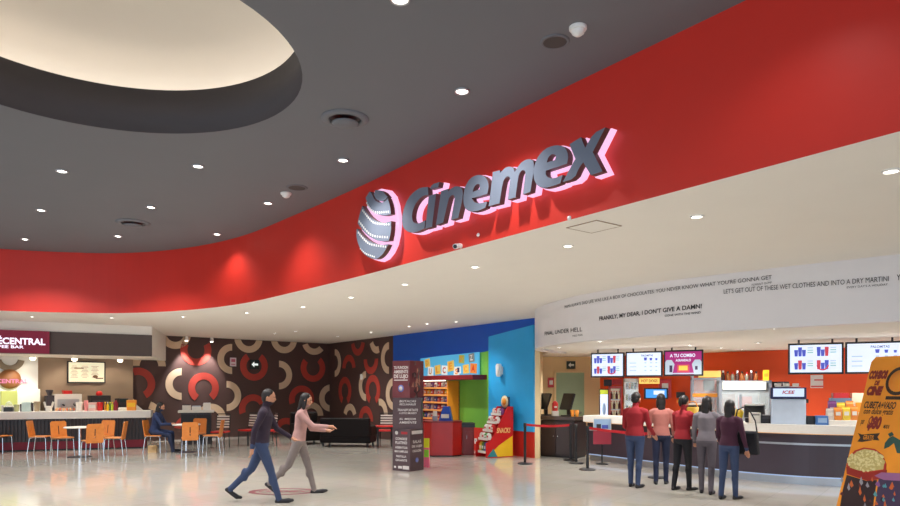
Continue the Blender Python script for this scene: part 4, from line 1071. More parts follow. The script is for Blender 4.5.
cc = catmull([(a, b, 0) for a, b in [(3.12, 15.95), (3.66, 15.1), (4.32, 13.95), (5.08, 12.72), (5.85, 11.95), (6.7, 11.5), (8.0, 11.2), (10.5, 10.9)]], 7)
def ribbon(pts, o0, o1, z0, z1):
    vs = []; n = len(pts); L0 = []
    for i in range(n):
        d = (pts[min(i+1, n-1)]-pts[max(i-1, 0)]).normalized(); nn = Vector((d.y, -d.x, 0))
        if nn.dot(-pts[i]) > 0: nn = -nn        # nn points away from the hall
        a = pts[i]+nn*o0; b = pts[i]+nn*o1
        vs += [(a.x, a.y, z0), (a.x, a.y, z1), (b.x, b.y, z1), (b.x, b.y, z0)]
    fs = [(4*i+k, 4*i+4+k, 4*i+4+(k+1) % 4, 4*i+(k+1) % 4) for i in range(n-1) for k in range(4)]+[(0, 1, 2, 3), (4*n-1, 4*n-2, 4*n-3, 4*n-4)]
    return MB().add(vs, fs)
kn = thing('concession_counter', 'long curved concession counter with pale stone top and dark front', 'counter', (0, 0, 0))
ribbon(cc, 0, .62, .91, 1.06).build('worktop', M_slab, kn, .008)
ribbon(cc, .14, .6, .16, .91).build('front_panel', M_panel, kn)
ribbon(cc, .125, .145, .70, .735).build('metal_strip', M_steel, kn)
ribbon(cc, .22, .55, 0, .16).build('steel_kick_board', M_steel, kn)
ribbon(cc, .17, .20, .135, .158).build('led_strip', M_led, kn)['label'] = 'bluish light strip'
ribbon(cc, .06, .09, .895, .909).build('under_top_light', glow('warm_strip', (255, 196, 140), .7), kn)['label'] = 'warm light strip'
def qc_(px, off=.3, z=1.06):
    """spot on the counter top in column px"""
    best = None
    for a, b in zip(cc[:-1], cc[1:]):
        d = (b-a).normalized(); nn = Vector((d.y, -d.x, 0)); nn = -nn if nn.dot(-a) > 0 else nn
        A = a+nn*off; B = b+nn*off; fa = 450+F*A.x/A.y-px; fb = 450+F*B.x/B.y-px
        if fa*fb <= 0 and fa != fb:
            u = fa/(fa-fb); p = A.lerp(B, u); p.z = z; return p, math.atan2(d.y, d.x)
    raise ValueError(px)
GC = 'things on the concession counter'
def top_h(p, yt): return EYE-(yt-HZ)/F*p.y-p.z
def counter_box(name, label, cat, px0, px1, yt, mt, off=.3, dep=.25, parts=()):
    p, a = qc_((px0+px1)/2, off); w = (px1-px0)*p.y/F; h = top_h(p, yt); va = math.atan2(p.x, p.y)
    t = thing(name, label, cat, p, -va*.6, GC)
    m = MB(); m.box((0, 0, h/2), (w, dep, h)); m.build('body', mt, t, .008)
    for pn, fx, fz, sx, sz, pm in parts:
        m = MB(); m.box((fx*w, -dep/2-.006, fz*h), (sx*w, .012, sz*h)); m.build(pn, pm, t)
    return t
def register(px0, px1, yt, label):
    p, a = qc_((px0+px1)/2, .44); w = (px1-px0)*p.y/F; h = top_h(p, yt)
    t = thing('cash_register', label, 'cash register', p, -math.atan2(p.x, p.y), GC)
    m = MB(); m.box((0, .05, .04), (w*.9, .26, .08)); m.build('base', M_black, t)
    m = MB(); m.cyl((0, .05, .08), (0, .05, h*.6), .03); m.build('stem', M_char, t)
    m = MB(); m.box((0, 0, 0), (w, .045, h*.72), M=Matrix.Translation((0, .02, h*.62)) @ Matrix.Rotation(R(-18), 4, 'X')); s = m.build('monitor', M_char, t, .008)
    m = MB(); m.box((0, -.026, 0), (w*.86, .006, h*.5), M=Matrix.Translation((0, .02, h*.62)) @ Matrix.Rotation(R(-18), 4, 'X')); m.build('monitor_back_plate', M_black, s)
    m = MB(); m.box((0, .0, h*.985), (w*.9, .12, .03)); m.build('pale_top', M_slab, t)
def pos_screen(pos, rz, w, h, label):
    t = thing('touch_screen', label, 'touch screen', pos, rz, 'order screens on the dark cabinet')
    m = MB(); m.box((0, 0, .015), (.24, .26, .03)); m.build('base', M_black, t)
    m = MB(); m.box((0, .03, .14), (.08, .06, .26)); m.build('neck', M_black, t)
    m = MB(); m.box((0, 0, 0), (w, .06, h), M=Matrix.Translation((0, -.02, .36)) @ Matrix.Rotation(R(-22), 4, 'X')); m.build('screen', M_black, t, .01)
ccab = lambda px, off: on_line(px, Vector((cab[0][0], cab[0][1], 0))+Vector((-cd.y, cd.x, 0)).normalized()*off, cd.normalized())[1]
for px, l in [(545, 'black touch screen at the left end of the dark cabinet'), (568, 'black touch screen at the right end of the dark cabinet')]:
    p = ccab(px, .34); p.z = 1.005; pos_screen(p, R(-58 if px < 560 else -52), .36, .42, l)
p = ccab(555, .38); p.z = 1.005; t = thing('juice_machine', 'small red and white drinks machine between the two touch screens', 'drinks machine', p, 0)
m = MB(); m.box((0, 0, .06), (.16, .2, .12)); m.build('base', M_cupw, t); m = MB(); m.lathe([(.07, .12), (.08, .3), (.04, .36), (.001, .37)], 14); m.build('red_tank', M_lred, t); m = MB(); m.box((0, -.1, .22), (.06, .06, .04)); m.build('tap', M_cupw, t)
for px, l, c in [(572.5, 'orange cup left of the second touch screen base', M_orng), (577, 'small orange pot on the counter just before the white front', M_orng)]:
    p = ccab(px, .2); p.z = 1.005; cyl_item('orange_cup', l, 'cup', p, [(.035, 0), (.05, .16), (.045, .16), (.03, .02)], c)
# photo card stand on the counter
p, a = qc_(602, -.18, 0.0); t = thing('card_stand', 'floor card stand with a photo card in front of the white counter edge', 'card stand', p, 0)
m = MB(); m.cyl((0, 0, 0), (0, 0, .75), .016); m.build('pole', M_black, t)
m = MB(); m.lathe([(.14, 0), (.14, .01), (.02, .03)], 20); m.build('base', M_black, t)
hh = EYE-(424-HZ)/F*p.y
m = MB(); m.box((0, -.02, hh-.0), (.40, .02, .27)); c_ = m.build('card', M_cupw, t)
m = MB(); m.box((0, -.033, hh-.0), (.37, .004, .22)); m.box((-.08, -.036, hh-.05), (.1, .003, .1), 1); m.box((.06, -.036, hh-.06), (.14, .003, .08), 2); m.build('printed_photo', [M_lblue, M_char, M_print], c_)
m = MB(); m.box((0, -.02, hh-.30), (.40, .02, .30)); c_ = m.build('red_card', mat('card_red', (150, 40, 60), .5), t)
# tabletop machines and goods
register(687, 704, 404, 'cash register on the counter behind the red jacket, below the orange display')
register(745, 764, 404.5, 'cash register on the counter below the red square of the popcorn warmer')
counter_box('receipt_printer', 'white receipt printer left of the dark keypad on the counter', 'printer', 750, 759.5, 412.5, M_cupw, .2, .2, (('paper_slot', 0, .8, .7, .08, M_char),))
counter_box('card_keypad', 'dark keypad box between the white printer and the steel drinks dispenser', 'keypad', 760.5, 770.5, 415, M_black, .25, .2, (('screen', 0, .7, .7, .3, M_char),))
p, a = qc_(736.5, .25); t = thing('popcorn_bowl', 'yellow paper bowl heaped up on the counter left of the register', 'bowl', p, 0, GC)
m = MB(); m.lathe([(.07, 0), (.13, .19), (.12, .19), (.06, .01)], 18); m.build('bowl', mat('bowl_yellow', (240, 206, 50), .5), t)
rnd = random.Random(5); m = MB()
for i in range(40): m.ell((rnd.gauss(0, .045), rnd.gauss(0, .045), .18+rnd.uniform(0, .05)), (.022, .022, .02), 6, 4)
m.build('popcorn', mat('popcorn', (246, 222, 140), .8), t)['kind'] = 'stuff'
p, a = qc_(692, .14); t = thing('yellow_basket', 'yellow basket on the counter in front of the far popcorn display', 'basket', p, 0, GC)
m = MB(); m.lathe([(.09, 0), (.13, .26), (.12, .26), (.08, .02)], 16); m.build('basket', mat('basket_yellow', (226, 180, 50), .6), t)
m = MB(); m.tube([(-.12, 0, .25), (-.07, 0, .37), (.07, 0, .37), (.12, 0, .25)], .01, 6); m.build('handle', M_orng, t)
# steel drinks dispenser
p, a = qc_(787.5, .34); w = 31*p.y/F; h = top_h(p, 387); dz = -math.atan2(p.x, p.y)
dd = thing('drinks_dispenser', 'tall pale steel drinks dispenser with lit blue-edged header on the counter', 'drinks dispenser', p, dz+R(4), GC)
m = MB(); m.box((0, 0, h*.34), (w, .42, h*.68)); m.build('body', mat('dispenser_steel', (206, 220, 238), .4, 0.0), dd, .012)
m = MB(); m.box((0, -.01, h*.835), (w*1.02, .45, h*.31)); hd = m.build('header', M_navy, dd, .012)
m = MB(); m.box((0, -.238, h*.85), (w*.88, .012, h*.22)); m.build('lit_panel', glow('dispenser_lit', (214, 232, 255), .85), hd)
DM = FR((0, -.2455, h*.86), (1, 0, 0), (0, 0, 1)); m = MB(); put(m, 'ICEE', 0, 0, w*.36, h*.09, DM, 0, .03, .2); m.build('lettering', M_lred, hd)
m = MB(); m.cyl((w*.53, .0, h*.62), (w*.60, .0, h*.62), .035); m.build('side_knob', M_black, dd)
m = MB(); m.box((0, 0, h*1.0+.005), (w*.7, .3, .01)); m.build('top_tray', M_white, dd)
for k, dx in enumerate((-.16, -.02, .13)):
    pp = p+Matrix.Rotation(dz, 3, 'Z') @ Vector((dx, .05, h+.011)); cyl_item('lid_stack', '%s low white lid stack on top of the steel drinks dispenser' % ['left', 'middle', 'right'][k], 'lids', pp, [(.05, 0), (.055, .05), (.04, .055)], M_cupw, GC)
counter_box('black_box', 'low black box just right of the steel drinks dispenser', 'box', 806, 815, 416, M_black, .3, .2)
counter_box('blue_box', 'pale blue box on the counter under the wall notice', 'box', 815.8, 827, 415.5, mat('box_blue', (70, 120, 186), .5), .22, .16, (('label', 0, .5, .7, .5, M_lblue),))
bs = counter_box('goods_basket', 'white counter rack full of snack packets beside the orange promo board', 'counter rack', 829, 855, 420, M_cupw, .26, .3)
p0, a = qc_(842, .26); hb = top_h(p0, 420)
va = -math.atan2(p0.x, p0.y)*.6
for k, (dx, dy, w_, h_, ci) in enumerate([(-.20, -.06, .12, .2, 6), (-.08, -.07, .12, .22, 4), (.05, -.06, .12, .23, 3), (.17, -.06, .11, .24, 4), (-.14, .07, .13, .33, 5), (.0, .08, .13, .30, 3), (.13, .07, .12, .33, 4)]):
    pp = p0+Matrix.Rotation(va, 3, 'Z') @ Vector((dx, dy, 0)); pp.z = 1.06+hb+.001
    bag('snack_packet', ['grey packet at the front left of the white counter rack', 'orange packet second in the front row of the white counter rack', 'yellow packet third in the front row of the white counter rack', 'orange packet at the front right of the white counter rack', 'purple packet at the back left of the white counter rack', 'yellow packet in the middle of the back row of the white counter rack', 'orange packet at the back right of the white counter rack'][k], 'snack', pp, va, w_, h_, .07, sweet_mat(ci), 'snack packets in the white counter rack')
p, a = qc_(840, .52); t = thing('blue_crate', 'grey-blue crate with red lid behind the white counter rack', 'crate', p, va, GC); hh = top_h(p, 398)
m = MB(); m.box((0, 0, hh/2), (.32, .16, hh)); m.build('body', mat('crate_blue', (110, 134, 160), .5), t); m = MB(); m.box((0, 0, hh+.045), (.24, .15, .09)); m.build('red_lid', M_lred, t)
p, a = qc_(859, .5); t = thing('cream_bag', 'cream coloured paper bag behind the promo board edge', 'paper bag', p, va, GC); hh = top_h(p, 393)
m = MB(); m.box((0, 0, hh/2), (.26, .14, hh), taper=.92); m.build('body', mat('paper_cream', (232, 214, 184), .7), t); m = MB(); m.box((0, -.075, hh*.55), (.14, .01, hh*.3)); m.build('label', M_orng, t)
# ------------------------------------------------------------------ menu screens
def screen(a, b, z0, h, label, content):
    a = Vector((a[0], a[1], 0)); b = Vector((b[0], b[1], 0)); d = b-a; w = d.length; c = (a+b)/2
    t = thing('menu_screen', label, 'screen', (c.x, c.y, z0), math.atan2(d.y, d.x), 'menu screens over the counter')
    m = MB(); m.box((0, .03, h/2), (w-.006, .07, h)); m.build('housing', M_black, t, .006)
    SMx = FR((0, -.006, h/2), (1, 0, 0), (0, 0, 1))
    W, H = w-.07, h-.07
    content(t, SMx, W, H)
    for sx in (-.3, .3):
        m = MB(); m.cyl((sx*w, .05, h), (sx*w, .05, ZI-z0), .018); m.build('ceiling_mount', M_char, t)
def rect(mb, x, y, w, h, z, mi, M): mb.prism([(x-w/2, y-h/2), (x+w/2, y-h/2), (x+w/2, y+h/2), (x-w/2, y+h/2)], 0, z, mi, M)
G_blue = glow('scr_blue', (80, 92, 205), .75); G_pale = glow('scr_pale', (190, 205, 220), .8); G_red = glow('scr_red', (220, 70, 90), .7); G_green = glow('scr_green', (150, 200, 180), .8); G_yel = glow('scr_yellow', (244, 206, 80), .8); G_text = glow('scr_text', (110, 116, 170), .6); G_dk = glow('scr_dark', (60, 40, 90), .5)
def combos(t, M, W, H):
    m = MB(); rect(m, 0, 0, W, H, .003, 0, M); o = m.build('lit_panel', M_screen, t)
    m = MB()
    for i, (cx, cy) in enumerate([(-.3, .24), (.14, .24), (-.3, -.24), (.14, -.24)]):
        x, y = cx*W, cy*H; k = H*.17
        for j in range(3):
            dx = (j-1)*k*.75; hh = k*(1.0+.4*((i+j) % 2))
            m.prism([(x+dx-k*.28, y-k*.9), (x+dx+k*.28, y-k*.9), (x+dx+k*.38, y-k*.9+hh*1.4), (x+dx-k*.38, y-k*.9+hh*1.4)], .003, .005, 1+((i+j) % 4 == 3), M)
        if i == 3: m.ring((x, y), k*1.15, k*.85, 180, 360, .003, .006, 2, M)
        for r_ in range(3): rect(m, x+W*.2, y+k*.9-r_*k*.5, W*.11, k*.2, .0045, 3 if r_ else 4, M)
    m.build('combo_pictures', [M_screen, G_blue, G_red, G_green, G_pale], o)
def prices(t, M, W, H):
    m = MB(); rect(m, 0, 0, W, H, .003, 0, M); o = m.build('lit_panel', M_screen, t)
    m = MB(); vs, fs = text_fit('PALOMITAS', W*.34, H*.09, .02); m.add([(v[0]+W*.1, v[1]+H*.38, .005) for v in vs], fs, 0, False, M)
    for r_ in range(3):
        rect(m, -W*.32, H*.05-r_*H*.17, W*.2, H*.035, .005, 1, M)
        for c_ in range(3): rect(m, W*(.05+.16*c_), H*.05-r_*H*.17, W*.06, H*.04, .005, 1, M)
    for c_ in range(3):
        k = H*(.10-.015*c_); x = W*(.05+.16*c_); m.prism([(x-k*.5, H*.16), (x+k*.5, H*.16), (x+k*.7, H*.16+k*1.3), (x-k*.7, H*.16+k*1.3)], .003, .005, 2, M)
    m.build('price_list', [G_text, G_pale, G_blue], o)
def promo(t, M, W, H):
    m = MB(); rect(m, 0, 0, W, H, .003, 0, M); o = m.build('lit_panel', M_screenm, t)
    m = MB(); vs, fs = text_fit('A TU COMBO', W*.7, H*.15, .03); m.add([(v[0]-W*.02, v[1]+H*.33, .006) for v in vs], fs, 0, False, M)
    vs, fs = text_fit('AGRANDALO', W*.42, H*.11, .03); m.add([(v[0], v[1]+H*.12, .006) for v in vs], fs, 0, False, M)
    for sx in (-1, 1): m.prism([(sx*W*.5, -H*.5), (sx*W*.30, -H*.5), (sx*W*.24, -H*.05), (sx*W*.32, H*.14), (sx*W*.46, H*.14), (sx*W*.5, H*.04)], .003, .005, 1, M)
    rect(m, 0, -H*.24, W*.34, H*.34, .005, 3, M); rect(m, 0, -H*.22, W*.24, H*.2, .007, 2, M); rect(m, -W*.34, -H*.25, W*.08, H*.3, .007, 4, M); rect(m, W*.36, -H*.22, W*.07, H*.16, .007, 4, M); rect(m, 0, -H*.46, W*.6, H*.05, .005, 1, M)
    m.build('promo_pictures', [M_screen, G_pale, G_yel, G_red, G_dk], o)
A0, A1 = Vector((3.30, 15.95)), Vector((5.52, 14.82)); D0, D1 = Vector((6.35, 12.78)), Vector((7.99, 11.94))
f3 = lambda k: A0.lerp(A1, k)
screen(f3(0), f3(.315), 1.945, .575, 'menu screen with four blue combo pictures, leftmost of the three over the left counter', combos)
screen(f3(.325), f3(.655), 1.955, .575, 'white price list screen between the combo screen and the magenta screen', prices)
screen(f3(.665), f3(1), 1.965, .575, 'magenta promotion screen, rightmost of the three over the left counter', promo)
screen(D0, D0.lerp(D1, .495), 1.955, .578, 'menu screen with four combo pictures above the paper notice', combos)
screen(D0.lerp(D1, .505), D1, 1.955, .578, 'white price list screen partly behind the orange promo board', prices)

# ------------------------------------------------------------------ machines along the orange wall
on = Vector((OD.y, -OD.x, 0)); on = on if on.dot(-OP) > 0 else -on
OA = math.atan2(OD.y, OD.x)
def ow(px, off, z=0.0):
    q_ = on_line(px, OP+on*off, OD)[1]; return Vector((q_.x, q_.y, z))
a = ow(628, .5); b = ow(905, .5); L = (b-a).length; c = (a+b)/2
bc_ = thing('wall_counter', 'pale back counter along the orange-red wall behind the machines', 'counter', c, OA)
m = MB(); m.box((0, .05, .43), (L, .7, .86)); m.build('cabinet', M_char, bc_); m = MB(); m.box((0, .05, .89), (L+.04, .76, .06)); m.build('worktop', M_slab, bc_)
GM = 'machines along the orange wall'
def zz(py, Y): return EYE+(HZ-py)/F*Y
def machine(name, label, cat, px0, px1, yt, z0=.92, off=.5, dep=.5, grp=GM):
    a = ow(px0, off); b = ow(px1, off); c = (a+b)/2; c.z = z0; w = (px1-px0)*c.y/F
    return thing(name, label, cat, c, -math.atan2(c.x, c.y)*.75, grp), w, zz(yt, c.y)-z0, c
def wbox(px0, px1, y0, y1, Y): return
# popcorn warmer
t, w, h, c = machine('popcorn_warmer', 'large steel popcorn warmer with white lit header and red square inside', 'popcorn machine', 720.5, 768.5, 380.5)
PM = FR((0, -.252, 0), (1, 0, 0), (0, 0, 1))
m = MB(); m.box((0, 0, .09), (w, .5, .18)); m.box((0, .0, h-.03), (w, .5, .06)); m.box((0, .24, h/2), (w, .02, h))
for sx in (-1, 1):
    for sy in (-1, 1): m.box((sx*(w/2-.03), sy*.22, h/2), (.06, .06, h))
m.box((-.1, -.23, h*.36), (.05, .04, h*.6)); m.build('steel_frame', M_steel, t)
m = MB(); m.box((-.02, -.24, h*.87), (w*.82, .05, h*.19)); m.build('lit_header', M_lit, t)
m = MB(); m.box((.02, -.02, h*.45), (w*.25, .2, h*.3)); m.build('red_kettle_box', glow('warm_red', (215, 40, 30), .35), t)
m = MB(); m.box((-w*.3, .05, h*.42), (w*.26, .2, h*.5)); m.build('dark_red_bin', mat('bin_red', (110, 40, 40), .5), t)
m = MB(); m.box((w*.36, .05, h*.5), (w*.12, .2, h*.4)); m.build('control_column', M_black, t)
m = MB(); m.box((0, -.235, h*.42), (w*.92, .006, h*.62)); m.build('glass_front', M_coolglass, t)
for k in range(9):
    px = 723+k*4.75; p = ow(px, .5); p.z = .92+h+.0; r = 1.9*p.y/F
    hh = zz(370.5+(k % 3)*.8, p.y)-p.z
    if k < 8:
        cyl_item('syrup_bottle', '%s bottle from the left standing on top of the popcorn warmer' % ORD[k], 'bottle', p, [(r, 0), (r, hh*.55), (r*.5, hh*.75), (r*.4, hh*.82)], [mat('syrup_dark', (66, 40, 36), .25), mat('syrup_amber', (130, 76, 40), .25), mat('syrup_grey', (110, 104, 90), .25)][k % 3], 'bottles on top of the popcorn warmer', ([(r*.55, hh*.8), (r*.5, hh)], [M_white, M_lred, M_black][(k*2) % 3], 'cap'))
    else:
        p = ow(766, .5); p.z = .92+h; hh = zz(370, p.y)-p.z
        o = thing('yellow_carton', 'yellow carton standing right of the bottles on the popcorn warmer', 'carton', p, OA*.6); m = MB(); m.box((0, 0, hh/2), (.13, .12, hh)); m.build('body', M_yellow, o); m = MB(); m.box((0, -.063, hh*.5), (.08, .006, hh*.3)); m.build('label', M_orng, o)
# popcorn display with orange strip
t, w, h, c = machine('popcorn_display', 'glass popcorn display with cream lit top and orange strip left of the warmer', 'display cabinet', 692, 719, 370.8)
m = MB()
for sx in (-1, 1):
    for sy in (-1, 1): m.box((sx*(w/2-.025), sy*.2, h/2), (.05, .05, h))
m.box((0, 0, .06), (w, .46, .12)); m.box((0, 0, h*.85-.02), (w, .46, .04)); m.build('steel_frame', M_steel, t)
m = MB(); m.box((w*.14, -.02, h*.93), (w*.72, .44, h*.13)); m.build('lit_top', M_lityel, t)
m = MB(); m.box((0, -.225, h*.50), (w*.95, .02, h*.07)); m.build('orange_strip', M_orng, t)
m = MB(); m.box((w*.12, 0, h*.70), (w*.35, .2, h*.22)); m.cyl((w*.12, -.1, h*.70), (w*.12, -.16, h*.70), .09, .09, 16); m.build('kettle', M_char, t)
m = MB(); m.box((w*.18, .1, h*.30), (w*.3, .1, h*.3)); m.build('red_scoop_box', M_lred, t)
m = MB(); m.box((0, -.228, h*.45), (w*.9, .006, h*.72)); m.build('glass_front', M_coolglass, t)
# drinks fridges and signs on the left part
t, w, h, c = machine('drinks_fridge', 'white lit drinks fridge full of cans under the white price screen', 'fridge', 624, 637.5, 379, .0, .6, .5)
m = MB(); m.box((0, .22, h/2), (w, .04, h)); m.box((-w/2+.02, 0, h/2), (.04, .5, h)); m.box((w/2-.02, 0, h/2), (.04, .5, h)); m.box((0, 0, h-.04), (w, .5, .1)); m.box((0, 0, .25), (w, .5, .5)); m.build('cabinet', M_white, t)
m = MB(); m.box((0, .19, h*.6), (w*.86, .01, h*.7)); m.build('lit_back', glow('fridge_lit', (226, 236, 240), .7), t)
m = MB(); m.box((0, -.26, h*.6), (w*.9, .01, h*.72)); m.build('glass_door', M_coolglass, t)
for k in range(3): m = MB(); m.box((0, 0, h*.55+k*.3), (w*.88, .36, .02)); m.build('shelf', M_steel, t)
for r_ in range(3):
    for k in range(4):
        pp = c+Matrix.Rotation(t.rotation_euler.z, 3, 'Z') @ Vector((-w*.3+k*w*.2, -.08, 0)); pp.z = h*.55+r_*.3+.0105
        cyl_item('drink_can', '%s can from the left on the %s shelf of the white drinks fridge' % (ORD[k], ['lower', 'middle', 'upper'][r_]), 'drink', pp, [(.03, 0), (.034, .015), (.034, .14), (.026, .155)], [M_char, M_orng, mat('can_green', (110, 130, 60), .4), M_lblue][(k+r_*2) % 4], 'cans in the white drinks fridge')
t, w, h, c = machine('bottle_cooler', 'dark bottle cooler with rows of red-labelled bottles left of the white fridge', 'cooler', 609, 621.5, 386, .0, 1.1, .4)
m = MB(); m.box((0, .18, h/2), (w, .03, h)); m.box((-w/2+.02, 0, h/2), (.04, .4, h)); m.box((w/2-.02, 0, h/2), (.04, .4, h)); m.box((0, 0, h-.03), (w, .4, .06)); m.box((0, 0, .35), (w, .4, .7)); m.build('cabinet', mat('cooler_red', (120, 24, 24), .4), t)
m = MB(); m.box((0, .155, h*.66), (w*.84, .01, h*.6)); m.build('lit_back', glow('cooler_lit', (240, 220, 190), .4), t)
for k in range(3): m = MB(); m.box((0, 0, h*.50+k*.26), (w*.86, .3, .02)); m.build('shelf', M_steel, t)
for r_ in range(3):
    for k in range(4):
        pp = c+Matrix.Rotation(t.rotation_euler.z, 3, 'Z') @ Vector((-w*.3+k*w*.2, -.08, 0)); pp.z = h*.50+r_*.26+.0105
        cyl_item('drink_bottle', '%s bottle from the left on the %s shelf of the dark red cooler' % (ORD[k], ['lower', 'middle', 'upper'][r_]), 'drink', pp, [(.03, 0), (.03, .12), (.013, .17), (.013, .2)], [mat('cola', (70, 26, 22), .25), mat('water_b', (190, 170, 130), .25)][(k+r_) % 2], 'bottles in the dark red cooler', ([(.015, .195), (.015, .215)], M_lred, 'cap'))
t, w, h, c = machine('advert_stand', 'slim black framed lit advert with green top left of the bottle cooler', 'advert stand', 599.5, 608.5, 389, .0, 1.2, .1)
m = MB(); m.box((0, .02, h/2), (w, .08, h)); m.build('black_frame', M_black, t)
m = MB(); m.box((0, -.025, h*.70), (w*.82, .01, h*.44)); m.build('lit_sheet', M_screen, t); m = MB(); m.box((0, -.026, h*.95), (w*.84, .012, h*.07)); m.build('green_header', M_lime, t); m = MB(); m.ell((0, -.032, h*.68), (w*.18, .004, h*.10)); m.build('printed_bottle', M_lblue, t)
def wallbox(name, label, cat, px0, px1, y0, y1, mt, off=.15, dep=.1, rest=None):
    a = ow((px0+px1)/2, off); w = (px1-px0)*a.y/F; z0, z1 = zz(y1, a.y), zz(y0, a.y)
    t = thing(name, label, cat, (a.x, a.y, z0), -math.atan2(a.x, a.y)*.8, 'signs and fittings on the orange wall')
    m = MB(); m.box((0, 0, (z1-z0)/2), (w, dep, z1-z0)); m.build('body', mt, t, .004)
    if rest: rest(t, w, z1-z0, dep)
    return t
def hd_text(body, inkm, fr=(.8, .5)):
    def f(t, w, h, d):
        m = MB(); put(m, body, 0, h*.5, w*fr[0], h*fr[1], FR((0, -d/2-.003, 0), (1, 0, 0), (0, 0, 1)), 0, .02); m.build('lettering', inkm, t)
    return f
wallbox('lit_food_sign', 'yellow lit food sign under the gap between price screen and magenta screen', 'sign', 639.5, 659, 378, 383.8, M_lityel, .5, .08, hd_text('HOT DOGS', M_lred))
def plate(pm, name='panel', fx=.8, fz=.7):
    def f(t, w, h, d):
        m = MB(); m.box((0, -d/2-.004, h/2), (w*fx, .008, h*fz)); m.build(name, pm, t)
    return f
def tvf(t, w, h, d):
    m = MB(); m.box((0, -d/2-.004, h/2), (w*.86, .008, h*.76)); o = m.build('blue_screen', M_screenb, t)
    m = MB(); m.box((w*.12, -d/2-.009, h*.58), (w*.45, .004, h*.36)); m.build('picture', M_screen, o)
wallbox('small_tv', 'small black television with bright blue picture above the queue', 'television', 644.5, 667.5, 388, 399, M_black, .55, .08, tvf)
wallbox('red_box_sign', 'plain red sign box between dark speaker and white fridge, under the first screens', 'sign', 612, 622, 379, 385, M_lred, .6, .2, plate(mat('sign_red', (170, 24, 24), .4)))
wallbox('black_speaker', 'small black loudspeaker under the first menu screen', 'loudspeaker', 604, 611.5, 379.5, 386, M_black, .7, .2, plate(M_char, 'grille'))
wallbox('soda_sign', 'red and white soda sign right of the small television', 'sign', 659, 671, 379, 398, M_lred, .3, .06, plate(mat('soda_white', (236, 226, 222), .5), 'white_swirl', .5, .55))
wallbox('dark_shelf_box', 'dark box on the orange wall left of the popcorn display', 'box', 676.5, 684.5, 392, 398, mat('box_brown', (74, 36, 22), .5), .15, .2, plate(M_black))
wallbox('orange_sign', 'small orange lettered sign below the dark box on the orange wall', 'sign', 677, 689, 399.5, 403, mat('sign_orange', (236, 120, 30), .5), .15, .05, hd_text('NACHOS', M_yellow))
wallbox('paper_notice', 'white paper notice with red foot under the right menu screens', 'notice', 811.5, 828, 375, 388, M_white, .02, .01, lambda t, w, h, d: MB().box((0, -.008, h*.12), (w*.95, .006, h*.12)).box((0, -.008, h*.62), (w*.6, .005, h*.1)).build('printed_lines', mat('notice_red', (200, 90, 90), .5), t))
t, w, h, c = machine('cup_shelf', 'dark shelf with a row of dark cups behind the drinks dispenser', 'shelf', 773, 788, 388, 0.92, .3, .25)
m = MB(); m.box((0, 0, h-.02), (w, .25, .04)); m.box((-w/2+.02, 0, h/2), (.03, .2, h)); m.box((w/2-.02, 0, h/2), (.03, .2, h)); m.build('frame', M_char, t)
for k in range(6):
    pp = c+Matrix.Rotation(t.rotation_euler.z, 3, 'Z') @ Vector((-w*.42+k*w*.168, 0, 0)); pp.z = .92+h
    cyl_item('dark_cup', '%s dark cup from the left on the shelf behind the drinks dispenser' % ORD[k], 'cup', pp, [(.028, 0), (.036, .15), (.03, .15), (.024, .01)], M_char, 'dark cups on the shelf')
# beige passage wall
def bw(px, py, Y=19.56): return P(px, py, Y)
p = bw(571, 365); ex2 = thing('exit_sign', 'small black exit sign with white arrow on the beige wall above the green door', 'exit sign', p)
m = MB(); m.box((0, 0, 0), (.25, .03, .22)); m.build('panel', mat('dark_green', (0, 0, 0)), ex2)
m = MB(); m.prism([(-.08, 0), (-.01, .07), (-.01, .025), (.08, .025), (.08, -.025), (-.01, -.025), (-.01, -.07)], 0, .004, 0, FR((0, -.016, 0), (1, 0, 0), (0, 0, 1))); m.build('arrow', M_white, ex2)
p = bw(551, 382.5); o = thing('fire_alarm_box', 'red fire alarm box on the beige wall left of the green door', 'alarm box', p)
m = MB(); m.box((0, 0, 0), (.18, .06, .28)); m.build('body', M_lred, o, .005); m = MB(); m.box((0, -.034, .0), (.10, .01, .12)); m.build('white_panel', M_white, o)
a = bw(556, 372, 19.54); b = bw(584, 372, 19.54); c = (a+b)/2
do = MB(); do.box((0, 0, 1.07), (a-b).length and ((b.x-a.x), .05, 2.14)); do = do.build('door_1', mat('door_green', (150, 172, 138), .4)); do.location = (c.x, c.y, 0); tag(do, kind='structure')
m = MB(); m.cyl((.3, -.03, 1.0), (.3, -.08, 1.0), .02); m.cyl((.3, -.08, 1.0), (.2, -.08, 1.0), .012); tag(m.build('door_handle', M_chrome, do), kind='structure')
m = MB()
for sx in (-1, 1): m.box((sx*((b.x-a.x)/2+.03), 0, 1.09), (.06, .07, 2.18))
m.box((0, 0, 2.17), (b.x-a.x+.1, .07, .06)); tag(m.build('door_frame', M_beige, do), kind='structure')

